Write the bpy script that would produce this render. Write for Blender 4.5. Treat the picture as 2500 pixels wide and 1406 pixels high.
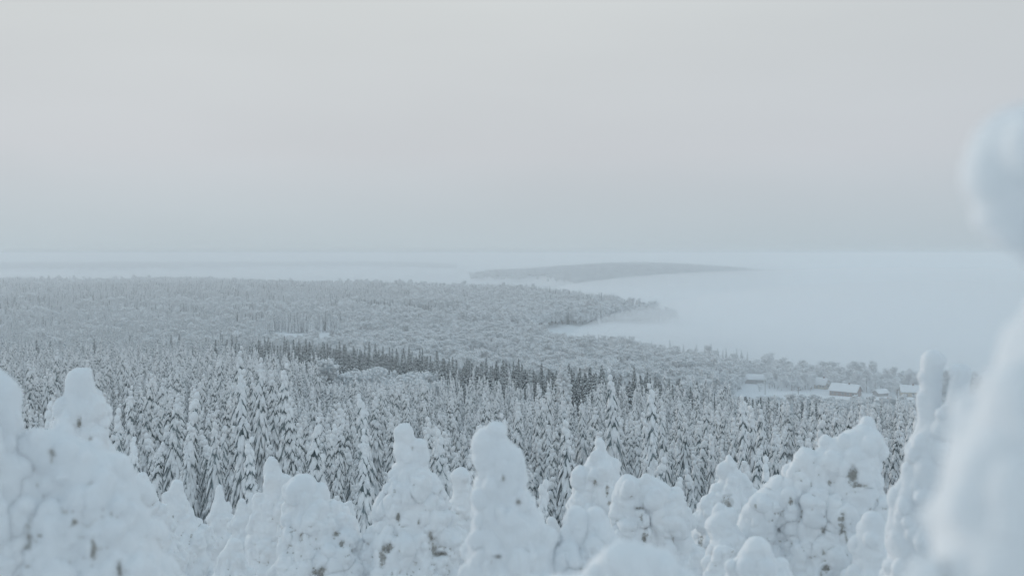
import bpy, math, random
import numpy as np

# ------------------------------------------------------------------ clear, camera, sky, sun, exposure
for o in list(bpy.data.objects):
    bpy.data.objects.remove(o)
SC = bpy.context.scene
COL = SC.collection
F_PX = 2430.0            # focal length in photograph pixels (photograph 2500 x 1406)
CX, HY = 1250.0, 620.0   # image centre column, horizon row
CAM_Z = 85.0             # camera height above the frozen lake

cam_data = bpy.data.cameras.new('camera')
cam_data.sensor_width = 36.0
cam_data.lens = 36.0 * F_PX / 2500.0
cam_data.shift_y = -(703.0 - HY) / 2500.0
cam_data.clip_start = 0.05
cam_data.clip_end = 40000.0
cam_data.dof.use_dof = True
cam_data.dof.focus_distance = 90.0
cam_data.dof.aperture_fstop = 2.2
cam = bpy.data.objects.new('camera', cam_data)
COL.objects.link(cam)
cam.location = (0, 0, CAM_Z)
cam.rotation_euler = (math.radians(90), 0, 0)
SC.camera = cam

SUN_AZ = math.radians(-40.0)     # measured from straight ahead (+Y), negative = to the left
SUN_EL = math.radians(9.0)
sun_dir = (math.sin(SUN_AZ) * math.cos(SUN_EL), math.cos(SUN_AZ) * math.cos(SUN_EL), math.sin(SUN_EL))

world = bpy.data.worlds.new('World')
SC.world = world
world.use_nodes = True
wn, wl = world.node_tree.nodes, world.node_tree.links
wn.clear()
w_out = wn.new('ShaderNodeOutputWorld')
w_bg = wn.new('ShaderNodeBackground')
w_sky = wn.new('ShaderNodeTexSky')
w_sky.sky_type = 'NISHITA'
w_sky.sun_disc = False
w_sky.sun_elevation = SUN_EL
w_sky.sun_rotation = SUN_AZ
w_sky.altitude = 200
w_sky.air_density = 1.6
w_sky.dust_density = 3.0
w_sky.ozone_density = 2.0
w_tc = wn.new('ShaderNodeTexCoord')
w_sep = wn.new('ShaderNodeSeparateXYZ')
wl.new(w_tc.outputs['Generated'], w_sep.inputs[0])
# thin high overcast: pale grey from the horizon upwards, letting the blue of the clear sky through overhead
w_ramp = wn.new('ShaderNodeValToRGB')
w_ramp.color_ramp.elements[0].position = 0.0
w_ramp.color_ramp.elements[0].color = (4.55, 5.42, 6.0, 1)
e = w_ramp.color_ramp.elements.new(0.045); e.color = (4.95, 5.55, 5.98, 1)
w_ramp.color_ramp.elements[1].position = 0.26
w_ramp.color_ramp.elements[1].color = (5.95, 6.35, 6.55, 1)
e = w_ramp.color_ramp.elements.new(0.10); e.color = (5.35, 5.72, 6.15, 1)
e = w_ramp.color_ramp.elements.new(0.95); e.color = (5.2, 7.2, 8.8, 1)
e = w_ramp.color_ramp.elements.new(0.55); e.color = (5.65, 7.0, 8.0, 1)
wl.new(w_sep.outputs['Z'], w_ramp.inputs['Fac'])
# slow streaks in the overcast
w_map = wn.new('ShaderNodeMapping'); w_map.inputs['Scale'].default_value = (1.2, 1.2, 5.0)
w_map.inputs['Rotation'].default_value = (0.0, math.radians(14), 0.0)
wl.new(w_tc.outputs['Generated'], w_map.inputs['Vector'])
w_noise = wn.new('ShaderNodeTexNoise'); w_noise.inputs['Scale'].default_value = 1.6
w_noise.inputs['Detail'].default_value = 3.0; w_noise.inputs['Roughness'].default_value = 0.45
wl.new(w_map.outputs[0], w_noise.inputs['Vector'])
w_nr = wn.new('ShaderNodeMapRange'); w_nr.inputs[1].default_value = 0.3; w_nr.inputs[2].default_value = 0.7
w_nr.inputs[3].default_value = 0.965; w_nr.inputs[4].default_value = 1.035
wl.new(w_noise.outputs['Fac'], w_nr.inputs[0])
w_mul = wn.new('ShaderNodeVectorMath'); w_mul.operation = 'SCALE'
wl.new(w_ramp.outputs['Color'], w_mul.inputs[0]); wl.new(w_nr.outputs[0], w_mul.inputs['Scale'])
# the veil glows a little warmer and brighter towards the hidden sun
w_dot = wn.new('ShaderNodeVectorMath'); w_dot.operation = 'DOT_PRODUCT'
w_dot.inputs[1].default_value = sun_dir
wl.new(w_tc.outputs['Generated'], w_dot.inputs[0])
w_dr = wn.new('ShaderNodeMapRange'); w_dr.interpolation_type = 'SMOOTHSTEP'
w_dr.inputs[1].default_value = 0.1; w_dr.inputs[2].default_value = 1.0
w_dr.inputs[3].default_value = 0.0; w_dr.inputs[4].default_value = 1.0
wl.new(w_dot.outputs['Value'], w_dr.inputs[0])
w_glow = wn.new('ShaderNodeMixRGB'); w_glow.blend_type = 'MULTIPLY'
w_glow.inputs['Color2'].default_value = (1.08, 1.055, 1.025, 1)
wl.new(w_dr.outputs[0], w_glow.inputs['Fac']); wl.new(w_mul.outputs[0], w_glow.inputs['Color1'])
w_fac = wn.new('ShaderNodeMapRange'); w_fac.interpolation_type = 'SMOOTHSTEP'
w_fac.inputs[1].default_value = 0.22; w_fac.inputs[2].default_value = 0.95
w_fac.inputs[3].default_value = 0.0; w_fac.inputs[4].default_value = 0.25
wl.new(w_sep.outputs['Z'], w_fac.inputs[0])
w_mix = wn.new('ShaderNodeMixRGB')
wl.new(w_fac.outputs[0], w_mix.inputs['Fac'])
wl.new(w_glow.outputs[0], w_mix.inputs['Color1'])
wl.new(w_sky.outputs['Color'], w_mix.inputs['Color2'])
wl.new(w_mix.outputs['Color'], w_bg.inputs['Color'])
w_bg.inputs['Strength'].default_value = 0.1
wl.new(w_bg.outputs[0], w_out.inputs['Surface'])

sun_data = bpy.data.lights.new('sun', 'SUN')
sun_data.energy = 0.8
sun_data.angle = math.radians(14)
sun_data.color = (1.0, 0.89, 0.80)
sun = bpy.data.objects.new('sun', sun_data)
COL.objects.link(sun)
from mathutils import Vector, Matrix
sun.rotation_euler = Vector(sun_dir).to_track_quat('Z', 'Y').to_euler()
sun.location = (-60, 40, 140)

SC.view_settings.view_transform = 'Standard'
SC.view_settings.look = 'None'
SC.view_settings.exposure = 0.0
SC.view_settings.gamma = 1.0
SC.view_settings.use_curve_mapping = False
SC.render.engine = 'CYCLES'
cy = SC.cycles
cy.use_denoising = True
cy.denoiser = 'OPENIMAGEDENOISE'
cy.denoising_input_passes = 'RGB_ALBEDO_NORMAL'
cy.denoising_prefilter = 'ACCURATE'
SC.render.filter_size = 1.1
cy.max_bounces = 10
cy.diffuse_bounces = 8
cy.glossy_bounces = 2
cy.volume_bounces = 3
cy.transparent_max_bounces = 6
cy.caustics_reflective = False
cy.caustics_refractive = False
cy.sample_clamp_indirect = 4.0
cy.use_adaptive_sampling = True
cy.adaptive_threshold = 0.015

# ------------------------------------------------------------------ helpers
RNG = np.random.default_rng(11)

def tag(o, label=None, cat=None, group=None, kind=None):
    if label: o['label'] = label
    if cat: o['category'] = cat
    if group: o['group'] = group
    if kind: o['kind'] = kind
    return o

def empty(name, loc=(0, 0, 0), rz=0.0):
    o = bpy.data.objects.new(name, None)
    o.empty_display_size = 0.3
    COL.objects.link(o)
    o.location = loc
    o.rotation_euler = (0, 0, rz)
    return o

def obj(name, mesh, parent=None):
    o = bpy.data.objects.new(name, mesh)
    COL.objects.link(o)
    if parent: o.parent = parent
    return o

class MB:
    """collects vertex / face arrays with a material slot per face"""
    def __init__(self):
        self.v, self.t, self.q, self.tm, self.qm, self.n = [], [], [], [], [], 0
    def add(self, v, tri=None, quad=None, m=0):
        v = np.asarray(v, float).reshape(-1, 3)
        if tri is not None and len(tri):
            tri = np.asarray(tri, int).reshape(-1, 3); self.t.append(tri + self.n); self.tm.append(np.full(len(tri), m))
        if quad is not None and len(quad):
            quad = np.asarray(quad, int).reshape(-1, 4); self.q.append(quad + self.n); self.qm.append(np.full(len(quad), m))
        self.v.append(v); self.n += len(v)
    def box(self, c, s, m=0, rz=0.0):
        c = np.array(c, float); s = np.array(s, float) / 2
        p = np.array([[x, y, z] for z in (-1, 1) for y in (-1, 1) for x in (-1, 1)], float) * s
        if rz:
            a, b = math.cos(rz), math.sin(rz)
            p = np.stack([p[:, 0] * a - p[:, 1] * b, p[:, 0] * b + p[:, 1] * a, p[:, 2]], 1)
        self.add(p + c, quad=[[0, 2, 3, 1], [4, 5, 7, 6], [0, 1, 5, 4], [2, 6, 7, 3], [0, 4, 6, 2], [1, 3, 7, 5]], m=m)
    def tube(self, path, radii, seg=8, m=0):
        path = np.asarray(path, float); k = len(path)
        a = np.linspace(0, 2 * np.pi, seg, endpoint=False)
        vs = []
        for i in range(k):
            d = path[min(i + 1, k - 1)] - path[max(i - 1, 0)]
            d /= np.linalg.norm(d) + 1e-9
            u = np.cross(d, [0.31, 0.95, 0.05]); u /= np.linalg.norm(u) + 1e-9
            w = np.cross(d, u)
            vs.append(path[i] + radii[i] * (np.cos(a)[:, None] * u + np.sin(a)[:, None] * w))
        quads = [[i * seg + j, i * seg + (j + 1) % seg, (i + 1) * seg + (j + 1) % seg, (i + 1) * seg + j]
                 for i in range(k - 1) for j in range(seg)]
        self.add(np.concatenate(vs), quad=quads, m=m)
    def mesh(self, name, mats, smooth=True):
        me = bpy.data.meshes.new(name)
        v = np.concatenate(self.v) if self.v else np.zeros((0, 3))
        t = np.concatenate(self.t) if self.t else np.zeros((0, 3), int)
        q = np.concatenate(self.q) if self.q else np.zeros((0, 4), int)
        me.vertices.add(len(v)); me.vertices.foreach_set('co', v.astype(np.float32).ravel())
        me.loops.add(len(t) * 3 + len(q) * 4)
        me.loops.foreach_set('vertex_index', np.concatenate([t.ravel(), q.ravel()]).astype(np.int32))
        me.polygons.add(len(t) + len(q))
        st = np.concatenate([np.arange(len(t)) * 3, len(t) * 3 + np.arange(len(q)) * 4]).astype(np.int32)
        me.polygons.foreach_set('loop_start', st)
        mi = np.concatenate(self.tm + self.qm) if (self.tm or self.qm) else np.zeros(0, int)
        me.polygons.foreach_set('material_index', mi.astype(np.int32))
        me.polygons.foreach_set('use_smooth', np.full(len(st), smooth))
        for m in (mats if isinstance(mats, (list, tuple)) else [mats]): me.materials.append(m)
        me.update(calc_edges=True)
        me.validate()
        return me

def sstep(a, b, x):
    t = np.clip((np.asarray(x, float) - a) / (b - a), 0, 1)
    return t * t * (3 - 2 * t)

def vnoise(p, seed=0):
    """smooth 3-D value noise in -1..1"""
    p = np.asarray(p, float)
    i = np.floor(p).astype(np.int64); f = p - i; f = f * f * (3 - 2 * f)
    def h(a, b, c):
        n = (a * 374761393 + b * 668265263 + c * 2147483647 + seed * 1274126177) & 0xffffffff
        n = ((n ^ (n >> 13)) * 1274126177) & 0xffffffff
        n = (n ^ (n >> 16)) & 0xffff
        return n / 32767.5 - 1
    r = 0
    for dx in (0, 1):
        wx = f[..., 0] if dx else 1 - f[..., 0]
        for dy in (0, 1):
            wy = f[..., 1] if dy else 1 - f[..., 1]
            for dz in (0, 1):
                wz = f[..., 2] if dz else 1 - f[..., 2]
                r = r + wx * wy * wz * h(i[..., 0] + dx, i[..., 1] + dy, i[..., 2] + dz)
    return r

def P(px, py, d):
    """point seen at photograph pixel (px, py) at depth d metres"""
    return np.array([(px - CX) / F_PX * d, d, CAM_Z - (py - HY) / F_PX * d])

# ------------------------------------------------------------------ materials
def new_mat(name):
    m = bpy.data.materials.new(name); m.use_nodes = True
    nt = m.node_tree
    return m, nt.nodes, nt.links, nt.nodes['Principled BSDF']

def mat_mottled(name, c1, c2, scale, rough=0.9, bump=0.0, bscale=None, obj_var=0.0, spec=0.1, detail=4.0, lo=0.35, hi=0.65, coords='Object'):
    m, n, l, b = new_mat(name)
    tc = n.new('ShaderNodeTexCoord')
    nz = n.new('ShaderNodeTexNoise'); nz.inputs['Scale'].default_value = scale; nz.inputs['Detail'].default_value = detail
    l.new(tc.outputs[coords], nz.inputs['Vector'])
    rp = n.new('ShaderNodeMapRange'); rp.inputs[1].default_value = lo; rp.inputs[2].default_value = hi
    l.new(nz.outputs['Fac'], rp.inputs[0])
    mx = n.new('ShaderNodeMixRGB'); mx.inputs['Color1'].default_value = (*c1, 1); mx.inputs['Color2'].default_value = (*c2, 1)
    l.new(rp.outputs[0], mx.inputs['Fac'])
    outc = mx.outputs[0]
    if obj_var:
        oi = n.new('ShaderNodeObjectInfo')
        hv = n.new('ShaderNodeHueSaturation')
        vr = n.new('ShaderNodeMapRange'); vr.inputs[3].default_value = 1 - obj_var; vr.inputs[4].default_value = 1 + obj_var
        l.new(oi.outputs['Random'], vr.inputs[0]); l.new(vr.outputs[0], hv.inputs['Value']); l.new(outc, hv.inputs['Color'])
        outc = hv.outputs[0]
    l.new(outc, b.inputs['Base Color'])
    b.inputs['Roughness'].default_value = rough
    b.inputs['Specular IOR Level'].default_value = spec
    if bump:
        n2 = n.new('ShaderNodeTexNoise'); n2.inputs['Scale'].default_value = bscale or scale * 4; n2.inputs['Detail'].default_value = 5
        l.new(tc.outputs[coords], n2.inputs['Vector'])
        bp = n.new('ShaderNodeBump'); bp.inputs['Strength'].default_value = bump; bp.inputs['Distance'].default_value = 0.02
        l.new(n2.outputs['Fac'], bp.inputs['Height']); l.new(bp.outputs[0], b.inputs['Normal'])
    return m

M = {}
M['snow'] = mat_mottled('packed_snow', (0.82, 0.84, 0.86), (0.88, 0.89, 0.90), 3.0, 0.85, 0.35, 28.0)
_b = M['snow'].node_tree.nodes['Principled BSDF']      # light seeps into the snow and softens it
_b.inputs['Subsurface Weight'].default_value = 0.6
_b.inputs['Subsurface Scale'].default_value = 0.025
_b.inputs['Subsurface Radius'].default_value = (1.0, 1.0, 1.0)
M['tree_snow'] = mat_mottled('tree_snow', (0.86, 0.875, 0.89), (0.92, 0.925, 0.93), 1.3, 0.9, 0.0, obj_var=0.03)
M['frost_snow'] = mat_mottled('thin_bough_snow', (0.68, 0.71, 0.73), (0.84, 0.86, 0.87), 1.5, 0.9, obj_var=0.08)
M['ground_snow'] = mat_mottled('ground_snow', (0.80, 0.82, 0.84), (0.86, 0.87, 0.88), 0.02, 0.9, 0.0, detail=6)
M['ice_snow'] = mat_mottled('lake_snow', (0.78, 0.81, 0.83), (0.86, 0.87, 0.88), 0.004, 0.9, detail=8)
M['needles'] = mat_mottled('frosted_needles', (0.085, 0.118, 0.122), (0.40, 0.46, 0.48), 2.0, 0.9, obj_var=0.2)
M['rime_needles'] = mat_mottled('rimed_needles', (0.20, 0.26, 0.285), (0.56, 0.64, 0.67), 1.2, 0.9, obj_var=0.2)
M['dark_needles'] = mat_mottled('dark_needles', (0.020, 0.042, 0.048), (0.06, 0.095, 0.105), 1.5, 0.9, obj_var=0.25)
M['sprig'] = mat_mottled('brown_sprigs', (0.34, 0.325, 0.29), (0.62, 0.60, 0.565), 9.0, 0.9)
M['hollow'] = mat_mottled('frosted_needles_in_hollow', (0.46, 0.455, 0.435), (0.74, 0.74, 0.73), 26.0, 0.95, 0.5, 60.0)
M['bark'] = mat_mottled('bark', (0.10, 0.075, 0.06), (0.22, 0.19, 0.17), 5.0, 0.95)
M['frost'] = mat_mottled('hoarfrost_twigs', (0.80, 0.845, 0.87), (0.91, 0.935, 0.95), 0.55, 0.95, obj_var=0.10)
M['frost_grey'] = mat_mottled('hoarfrost_twigs_grey', (0.62, 0.69, 0.72), (0.84, 0.885, 0.91), 0.5, 0.95, obj_var=0.12)
M['wood_red'] = mat_mottled('weathered_red_boards', (0.20, 0.12, 0.10), (0.30, 0.19, 0.16), 2.0, 0.9)
M['wood_grey'] = mat_mottled('weathered_grey_boards', (0.22, 0.21, 0.20), (0.33, 0.31, 0.30), 2.0, 0.9)
M['wood_yellow'] = mat_mottled('pale_painted_boards', (0.45, 0.38, 0.28), (0.55, 0.48, 0.38), 1.0, 0.9)
M['trim'] = mat_mottled('white_trim', (0.66, 0.67, 0.67), (0.75, 0.76, 0.76), 2.0, 0.6)
M['glass'] = mat_mottled('window_glass', (0.04, 0.05, 0.06), (0.07, 0.08, 0.09), 1.0, 0.1, spec=0.5)
M['pole'] = mat_mottled('pole_wood', (0.13, 0.11, 0.09), (0.2, 0.17, 0.15), 2.0, 0.9)
M['car_dark'] = mat_mottled('car_paint_dark', (0.05, 0.06, 0.07), (0.07, 0.08, 0.09), 1.0, 0.3, spec=0.5)
M['car_red'] = mat_mottled('car_paint_red', (0.22, 0.05, 0.04), (0.26, 0.07, 0.05), 1.0, 0.3, spec=0.5)
M['rubber'] = mat_mottled('rubber', (0.02, 0.02, 0.02), (0.03, 0.03, 0.03), 3.0, 0.8)

# ------------------------------------------------------------------ terrain
R_TAB = np.array([0, 10, 25, 50, 100, 200, 300, 400, 500, 600, 700, 800, 1000, 1500, 3000, 9000], float)
Z_L = np.array([73, 72.5, 70, 64, 55, 44, 36.3, 30, 25, 20, 15.5, 12.5, 8.5, 6, 4, 3], float)
Z_R = np.array([73, 72.5, 70, 63, 53, 38, 26.5, 18.0, 11, 5.5, 3, 2, 2.5, 3, 3, 3], float)
SH_PX = np.array([-2500, 400, 700, 1100, 1300, 1450, 1540, 1600, 1640, 1672, 1690], float)
SH_R = np.array([2950, 2900, 2600, 2200, 1980, 1680, 1430, 1330, 1260, 1225, 600], float)
BAYN_PX = np.array([1290, 1330, 1400, 1500, 1700, 1900, 2100, 2300, 2800, 5000], float)
BAYN_R = np.array([1070, 930, 870, 840, 770, 715, 690, 660, 640, 640], float)
BAYF_PX = np.array([1290, 1330, 1390, 1500, 1600, 1672], float)
BAYF_R = np.array([1070, 1120, 1150, 1185, 1195, 1220], float)

def pix_col(x, y):
    return np.where(y > 1e-3, CX + F_PX * x / np.maximum(y, 1e-3), np.where(x > 0, 6000, -6000)).clip(-6000, 6000)

def land_amount(px, r):
    """1 on land, 0 on the lake, soft over about 20 m"""
    wob = 14 * np.sin(px * 0.021 + 1) + 9 * np.sin(px * 0.057)
    main = sstep(12, -12, r - (np.interp(px, SH_PX, SH_R) + wob * (r / 1500)))
    near = sstep(12, -12, r - (np.interp(px, BAYN_PX, BAYN_R) + wob * 0.5))
    bay = (px > 1290) & (r > np.interp(px, BAYN_PX, BAYN_R) - 12) & (r < np.interp(px, BAYF_PX, BAYF_R))
    bayf = sstep(0, 14, r - np.interp(px, BAYF_PX, BAYF_R))
    a = np.where(px > 1290, np.maximum(near, main * bayf), main)
    isl = sstep(1080, 1200, px) * sstep(2050, 1800, px) * sstep(-25, 25, r - np.interp(px, [1080, 1300, 1420, 1700, 2050], [3300, 2850, 2350, 2200, 2150])) * sstep(4200, 3900, r)
    far = sstep(5400, 5500, r + 300 * np.sin(px * 0.006)) * sstep(1400, 900, px)
    return np.maximum(np.maximum(a, isl), far), isl, far

def terrain(x, y):
    x = np.asarray(x, float); y = np.asarray(y, float)
    r = np.hypot(x, y); px = pix_col(x, y)
    s = sstep(450, 1300, px)
    z = np.interp(r, R_TAB, Z_L) * (1 - s) + np.interp(r, R_TAB, Z_R) * s
    q = np.stack([x, y, np.zeros_like(x)], -1)
    amp = sstep(30, 200, r) * np.clip(z / 12, 0.15, 1)
    z = z + amp * (1.6 * vnoise(q / 60, 3) + 2.6 * vnoise(q / 170, 4))
    la, isl, far = land_amount(px, r)
    bump = 30 * isl * np.exp(-((px - 1560) / 280) ** 2) * sstep(2250, 2900, r) + 6 * isl
    z = z + bump + 16 * far
    return np.where(la > 0, z * la - 1.6 * (1 - la), -1.6)

az = np.radians(np.concatenate([np.linspace(-36, 36, 330), np.linspace(36, 324, 110)[1:-1]]))
rings = np.concatenate([[0.5, 3], np.geomspace(6, 9500, 250)])
A, Rr = np.meshgrid(az, rings)
X, Y = Rr * np.sin(A), Rr * np.cos(A)
Z = terrain(X, Y)
na = len(az)
mb = MB()
idx = np.arange(len(rings) * na).reshape(len(rings), na)
q0 = idx[:-1]; q1 = idx[1:]
quads = np.stack([q0, np.roll(q0, -1, 1), np.roll(q1, -1, 1), q1], -1).reshape(-1, 4)[:, ::-1]
mb.add(np.stack([X, Y, Z], -1), quad=quads)
mb.add([[0, 0, float(terrain(0.0, 0.01))]], tri=[])
cvert = mb.n - 1
mb.t.append(np.stack([idx[0], np.full(na, cvert), np.roll(idx[0], -1)], -1)); mb.tm.append(np.zeros(na, int))
ground = tag(obj('ground', mb.mesh('ground', M['ground_snow'])), 'snow-covered hillside and lowland forest floor', kind='structure')
mb = MB()
la_ = np.linspace(0, 2 * np.pi, 97)[:-1]
mb.add(np.concatenate([[[0, 0, 0]], np.stack([9600 * np.cos(la_), 9600 * np.sin(la_), 0 * la_], 1)]),
       tri=[[0, 1 + i, 1 + (i + 1) % 96] for i in range(96)])
tag(obj('frozen_lake', mb.mesh('frozen_lake', M['ice_snow'])), 'flat frozen lake under snow', kind='structure')

# ------------------------------------------------------------------ tree pieces
def bough_template(nr, ns):
    t = np.linspace(0, 1, nr + 2)
    a = np.linspace(0, 2 * np.pi, ns, endpoint=False)
    prof = np.sin(np.pi * (0.10 + 0.86 * t) ** 0.9) ** 0.65
    vs, quads, tris = [], [], []
    vs.append((t[0], 0, 0))
    for i in range(1, nr + 1):
        for k in range(ns): vs.append((t[i], math.cos(a[k]) * prof[i], math.sin(a[k]) * prof[i]))
    vs.append((t[-1], 0, 0))
    for k in range(ns):
        tris.append((0, 1 + (k + 1) % ns, 1 + k))
        tris.append((len(vs) - 1, 1 + (nr - 1) * ns + k, 1 + (nr - 1) * ns + (k + 1) % ns))
    for i in range(nr - 1):
        for k in range(ns):
            b0 = 1 + i * ns
            quads.append((b0 + k, b0 + (k + 1) % ns, b0 + ns + (k + 1) % ns, b0 + ns + k))
    return np.array(vs), np.array(tris), np.array(quads)

def add_boughs(mb, rng, base, azm, L, W, H, droop, rise=0.0, off=0.0, nr=5, ns=6, jit=0.2, m=0, pw=1.6):
    """drooping tapered lobes, one per entry: base (n,3) on the stem, outward azimuth, length, half width, half thickness"""
    tv, tt, tq = bough_template(nr, ns)
    n = len(azm); k = len(tv)
    t = tv[:, 0][None, :]
    j = 1 + jit * rng.uniform(-1, 1, (n, k))
    out = t * L[:, None] + 0.0
    side = tv[:, 1][None, :] * W[:, None] * j
    up = tv[:, 2][None, :] * H[:, None] * j - droop[:, None] * L[:, None] * t ** pw + rise * L[:, None] * t * (1 - t) + off * H[:, None]
    ca, sa = np.cos(azm)[:, None], np.sin(azm)[:, None]
    v = np.stack([base[:, 0:1] + out * ca - side * sa, base[:, 1:2] + out * sa + side * ca, base[:, 2:3] + up], -1)
    offs = (np.arange(n) * k)[:, None, None]
    mb.add(v.reshape(-1, 3), tri=(tt[None] + offs).reshape(-1, 3), quad=(tq[None] + offs).reshape(-1, 4), m=m)

def add_blobs(mb, rng, cen, rad, m=0, jit=0.12, ns=8, nr=5, flat=1.0):
    tv, tt, tq = bough_template(nr, ns)
    cen = np.asarray(cen, float); rad = np.asarray(rad, float)
    n, k = len(cen), len(tv)
    th = np.pi * tv[:, 0]
    nrm = np.hypot(tv[:, 1], tv[:, 2]); nrm[nrm == 0] = 1
    sph = np.stack([np.sin(th) * tv[:, 1] / nrm, np.sin(th) * tv[:, 2] / nrm, np.cos(th) * flat], 1)
    v = cen[:, None, :] + sph[None] * rad[:, None, None] * (1 + jit * rng.uniform(-1, 1, (n, k, 1)))
    offs = (np.arange(n) * k)[:, None, None]
    mb.add(v.reshape(-1, 3), tri=(tt[None] + offs).reshape(-1, 3)[:, ::-1], quad=(tq[None] + offs).reshape(-1, 4)[:, ::-1], m=m)

def blades(mb, rng, base, dirs, length, width, m=0):
    """thin tapered three-sided twigs / sprigs"""
    n = len(base)
    d = dirs / (np.linalg.norm(dirs, axis=1, keepdims=True) + 1e-9)
    u = np.cross(d, rng.normal(size=(n, 3))); u /= np.linalg.norm(u, axis=1, keepdims=True) + 1e-9
    w = np.cross(d, u)
    L = np.asarray(length).reshape(-1, 1); wd = np.asarray(width).reshape(-1, 1)
    p = [base + u * wd, base - 0.5 * u * wd + 0.87 * w * wd, base - 0.5 * u * wd - 0.87 * w * wd, base + d * L]
    v = np.stack(p, 1).reshape(-1, 3)
    o = (np.arange(n) * 4)[:, None, None]
    mb.add(v, tri=(np.array([[0, 1, 3], [1, 2, 3], [2, 0, 3]])[None] + o).reshape(-1, 3), m=m)

def heavy_spruce(seed, h, rmax, lean=0.0, knob=0.3, z0=0.05, thin=1.0):
    """spruce caked in snow: returns builders for trunk, crown (needles) and snow"""
    rng = np.random.default_rng(seed)
    ph = rng.uniform(0, 6.28)
    def stem(z):
        b = lean * (z / h) ** 3
        wv = 0.10 * np.sin(z * 0.9 + ph)
        return np.stack([b * math.cos(ph) + wv, b * math.sin(ph) + 0.08 * np.cos(z * 0.8 + ph), z], -1)
    tr, cr, sn = MB(), MB(), MB()
    zz = np.linspace(0, h * 0.97, 9)
    tr.tube(stem(zz), np.interp(zz, [0, h], [0.17, 0.03]), 7)
    zs, azs = [], []
    z = h * z0
    a = 0.0
    while z < h * 0.96:
        n = int(rng.integers(7, 11)) if z < 0.75 * h else int(rng.integers(4, 7))
        a += 0.6 + rng.uniform(0, 0.5)
        for k in range(n):
            zs.append(z + rng.uniform(-0.2, 0.2)); azs.append(a + k * 6.283 / n + rng.uniform(-0.3, 0.3))
        z += rng.uniform(0.22, 0.33)
    zs = np.clip(np.array(zs), 0.3, h * 0.97); azs = np.array(azs); n = len(zs)
    f = zs / h
    R = 0.9 * rmax * (1 - f) ** 0.8 * (1 + 0.16 * np.sin(zs * 1.7 + ph)) + 0.16
    L = R * rng.uniform(0.72, 1.12, n)
    drp = np.interp(f, [0, 0.7, 1], [1.35, 1.6, 1.1]) * rng.uniform(0.75, 1.25, n)
    W = (0.105 + 0.10 * L) * rng.uniform(0.75, 1.35, n)
    H = W * rng.uniform(0.75, 1.1, n)
    base = stem(zs) + np.array([0, 0, 0.1])
    add_boughs(sn, rng, base, azs, L, W * thin, H * thin, drp, rise=0.5, nr=6, ns=7, jit=0.2)
    # secondary lumps along the boughs give the caked, knobbly surface
    sel = rng.random(n) < 0.6
    t = rng.uniform(0.5, 0.95, sel.sum())
    bb = base[sel] + np.stack([np.cos(azs[sel]) * t * L[sel], np.sin(azs[sel]) * t * L[sel], (-drp * L)[sel] * t ** 1.6 + 0.1 + 0.5 * L[sel] * t * (1 - t)], -1)
    add_blobs(sn, rng, bb + rng.normal(0, 0.06, bb.shape), rng.uniform(0.08, 0.15, sel.sum()) * thin, jit=0.2, ns=6, nr=3)
    # needles hang out below and between the snow
    add_boughs(cr, rng, base - np.array([0, 0, 0.12]), azs + rng.uniform(-0.12, 0.12, n), L * rng.uniform(0.82, 1.02, n), W * 0.85, H * 0.7, drp * 1.05, rise=0.3, nr=4, ns=5, jit=0.35)
    tb = rng.uniform(0.35, 1.0, (n, 5))
    pb = base[:, None, :] + np.stack([np.cos(azs)[:, None] * tb * L[:, None], np.sin(azs)[:, None] * tb * L[:, None], -(drp * L)[:, None] * tb ** 1.6 + 0.3 * L[:, None] * tb * (1 - tb) - 0.12], -1)
    dr = np.stack([np.cos(azs)[:, None] * 0.5 + rng.normal(0, 0.45, (n, 5)), np.sin(azs)[:, None] * 0.5 + rng.normal(0, 0.45, (n, 5)), np.full((n, 5), -0.9)], -1)
    blades(cr, rng, pb.reshape(-1, 3), dr.reshape(-1, 3), rng.uniform(0.15, 0.32, n * 5), rng.uniform(0.015, 0.035, n * 5))
    # dark heart of the tree
    zc = np.linspace(h * z0, h * 0.9, 8)
    cr.tube(stem(zc), (rmax * (1 - zc / h) ** 0.72) * 0.42 + 0.05, 8)
    # rounded snow leader
    kz = np.linspace(h * 0.92, h + knob * 0.3, 5)
    add_blobs(sn, rng, stem(kz) + rng.normal(0, 0.05, (5, 3)), knob * np.array([1.0, 0.85, 0.95, 0.8, 0.7]) * rng.uniform(0.8, 1.15, 5), jit=0.1, ns=9, nr=6)
    return tr, cr, sn

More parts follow.
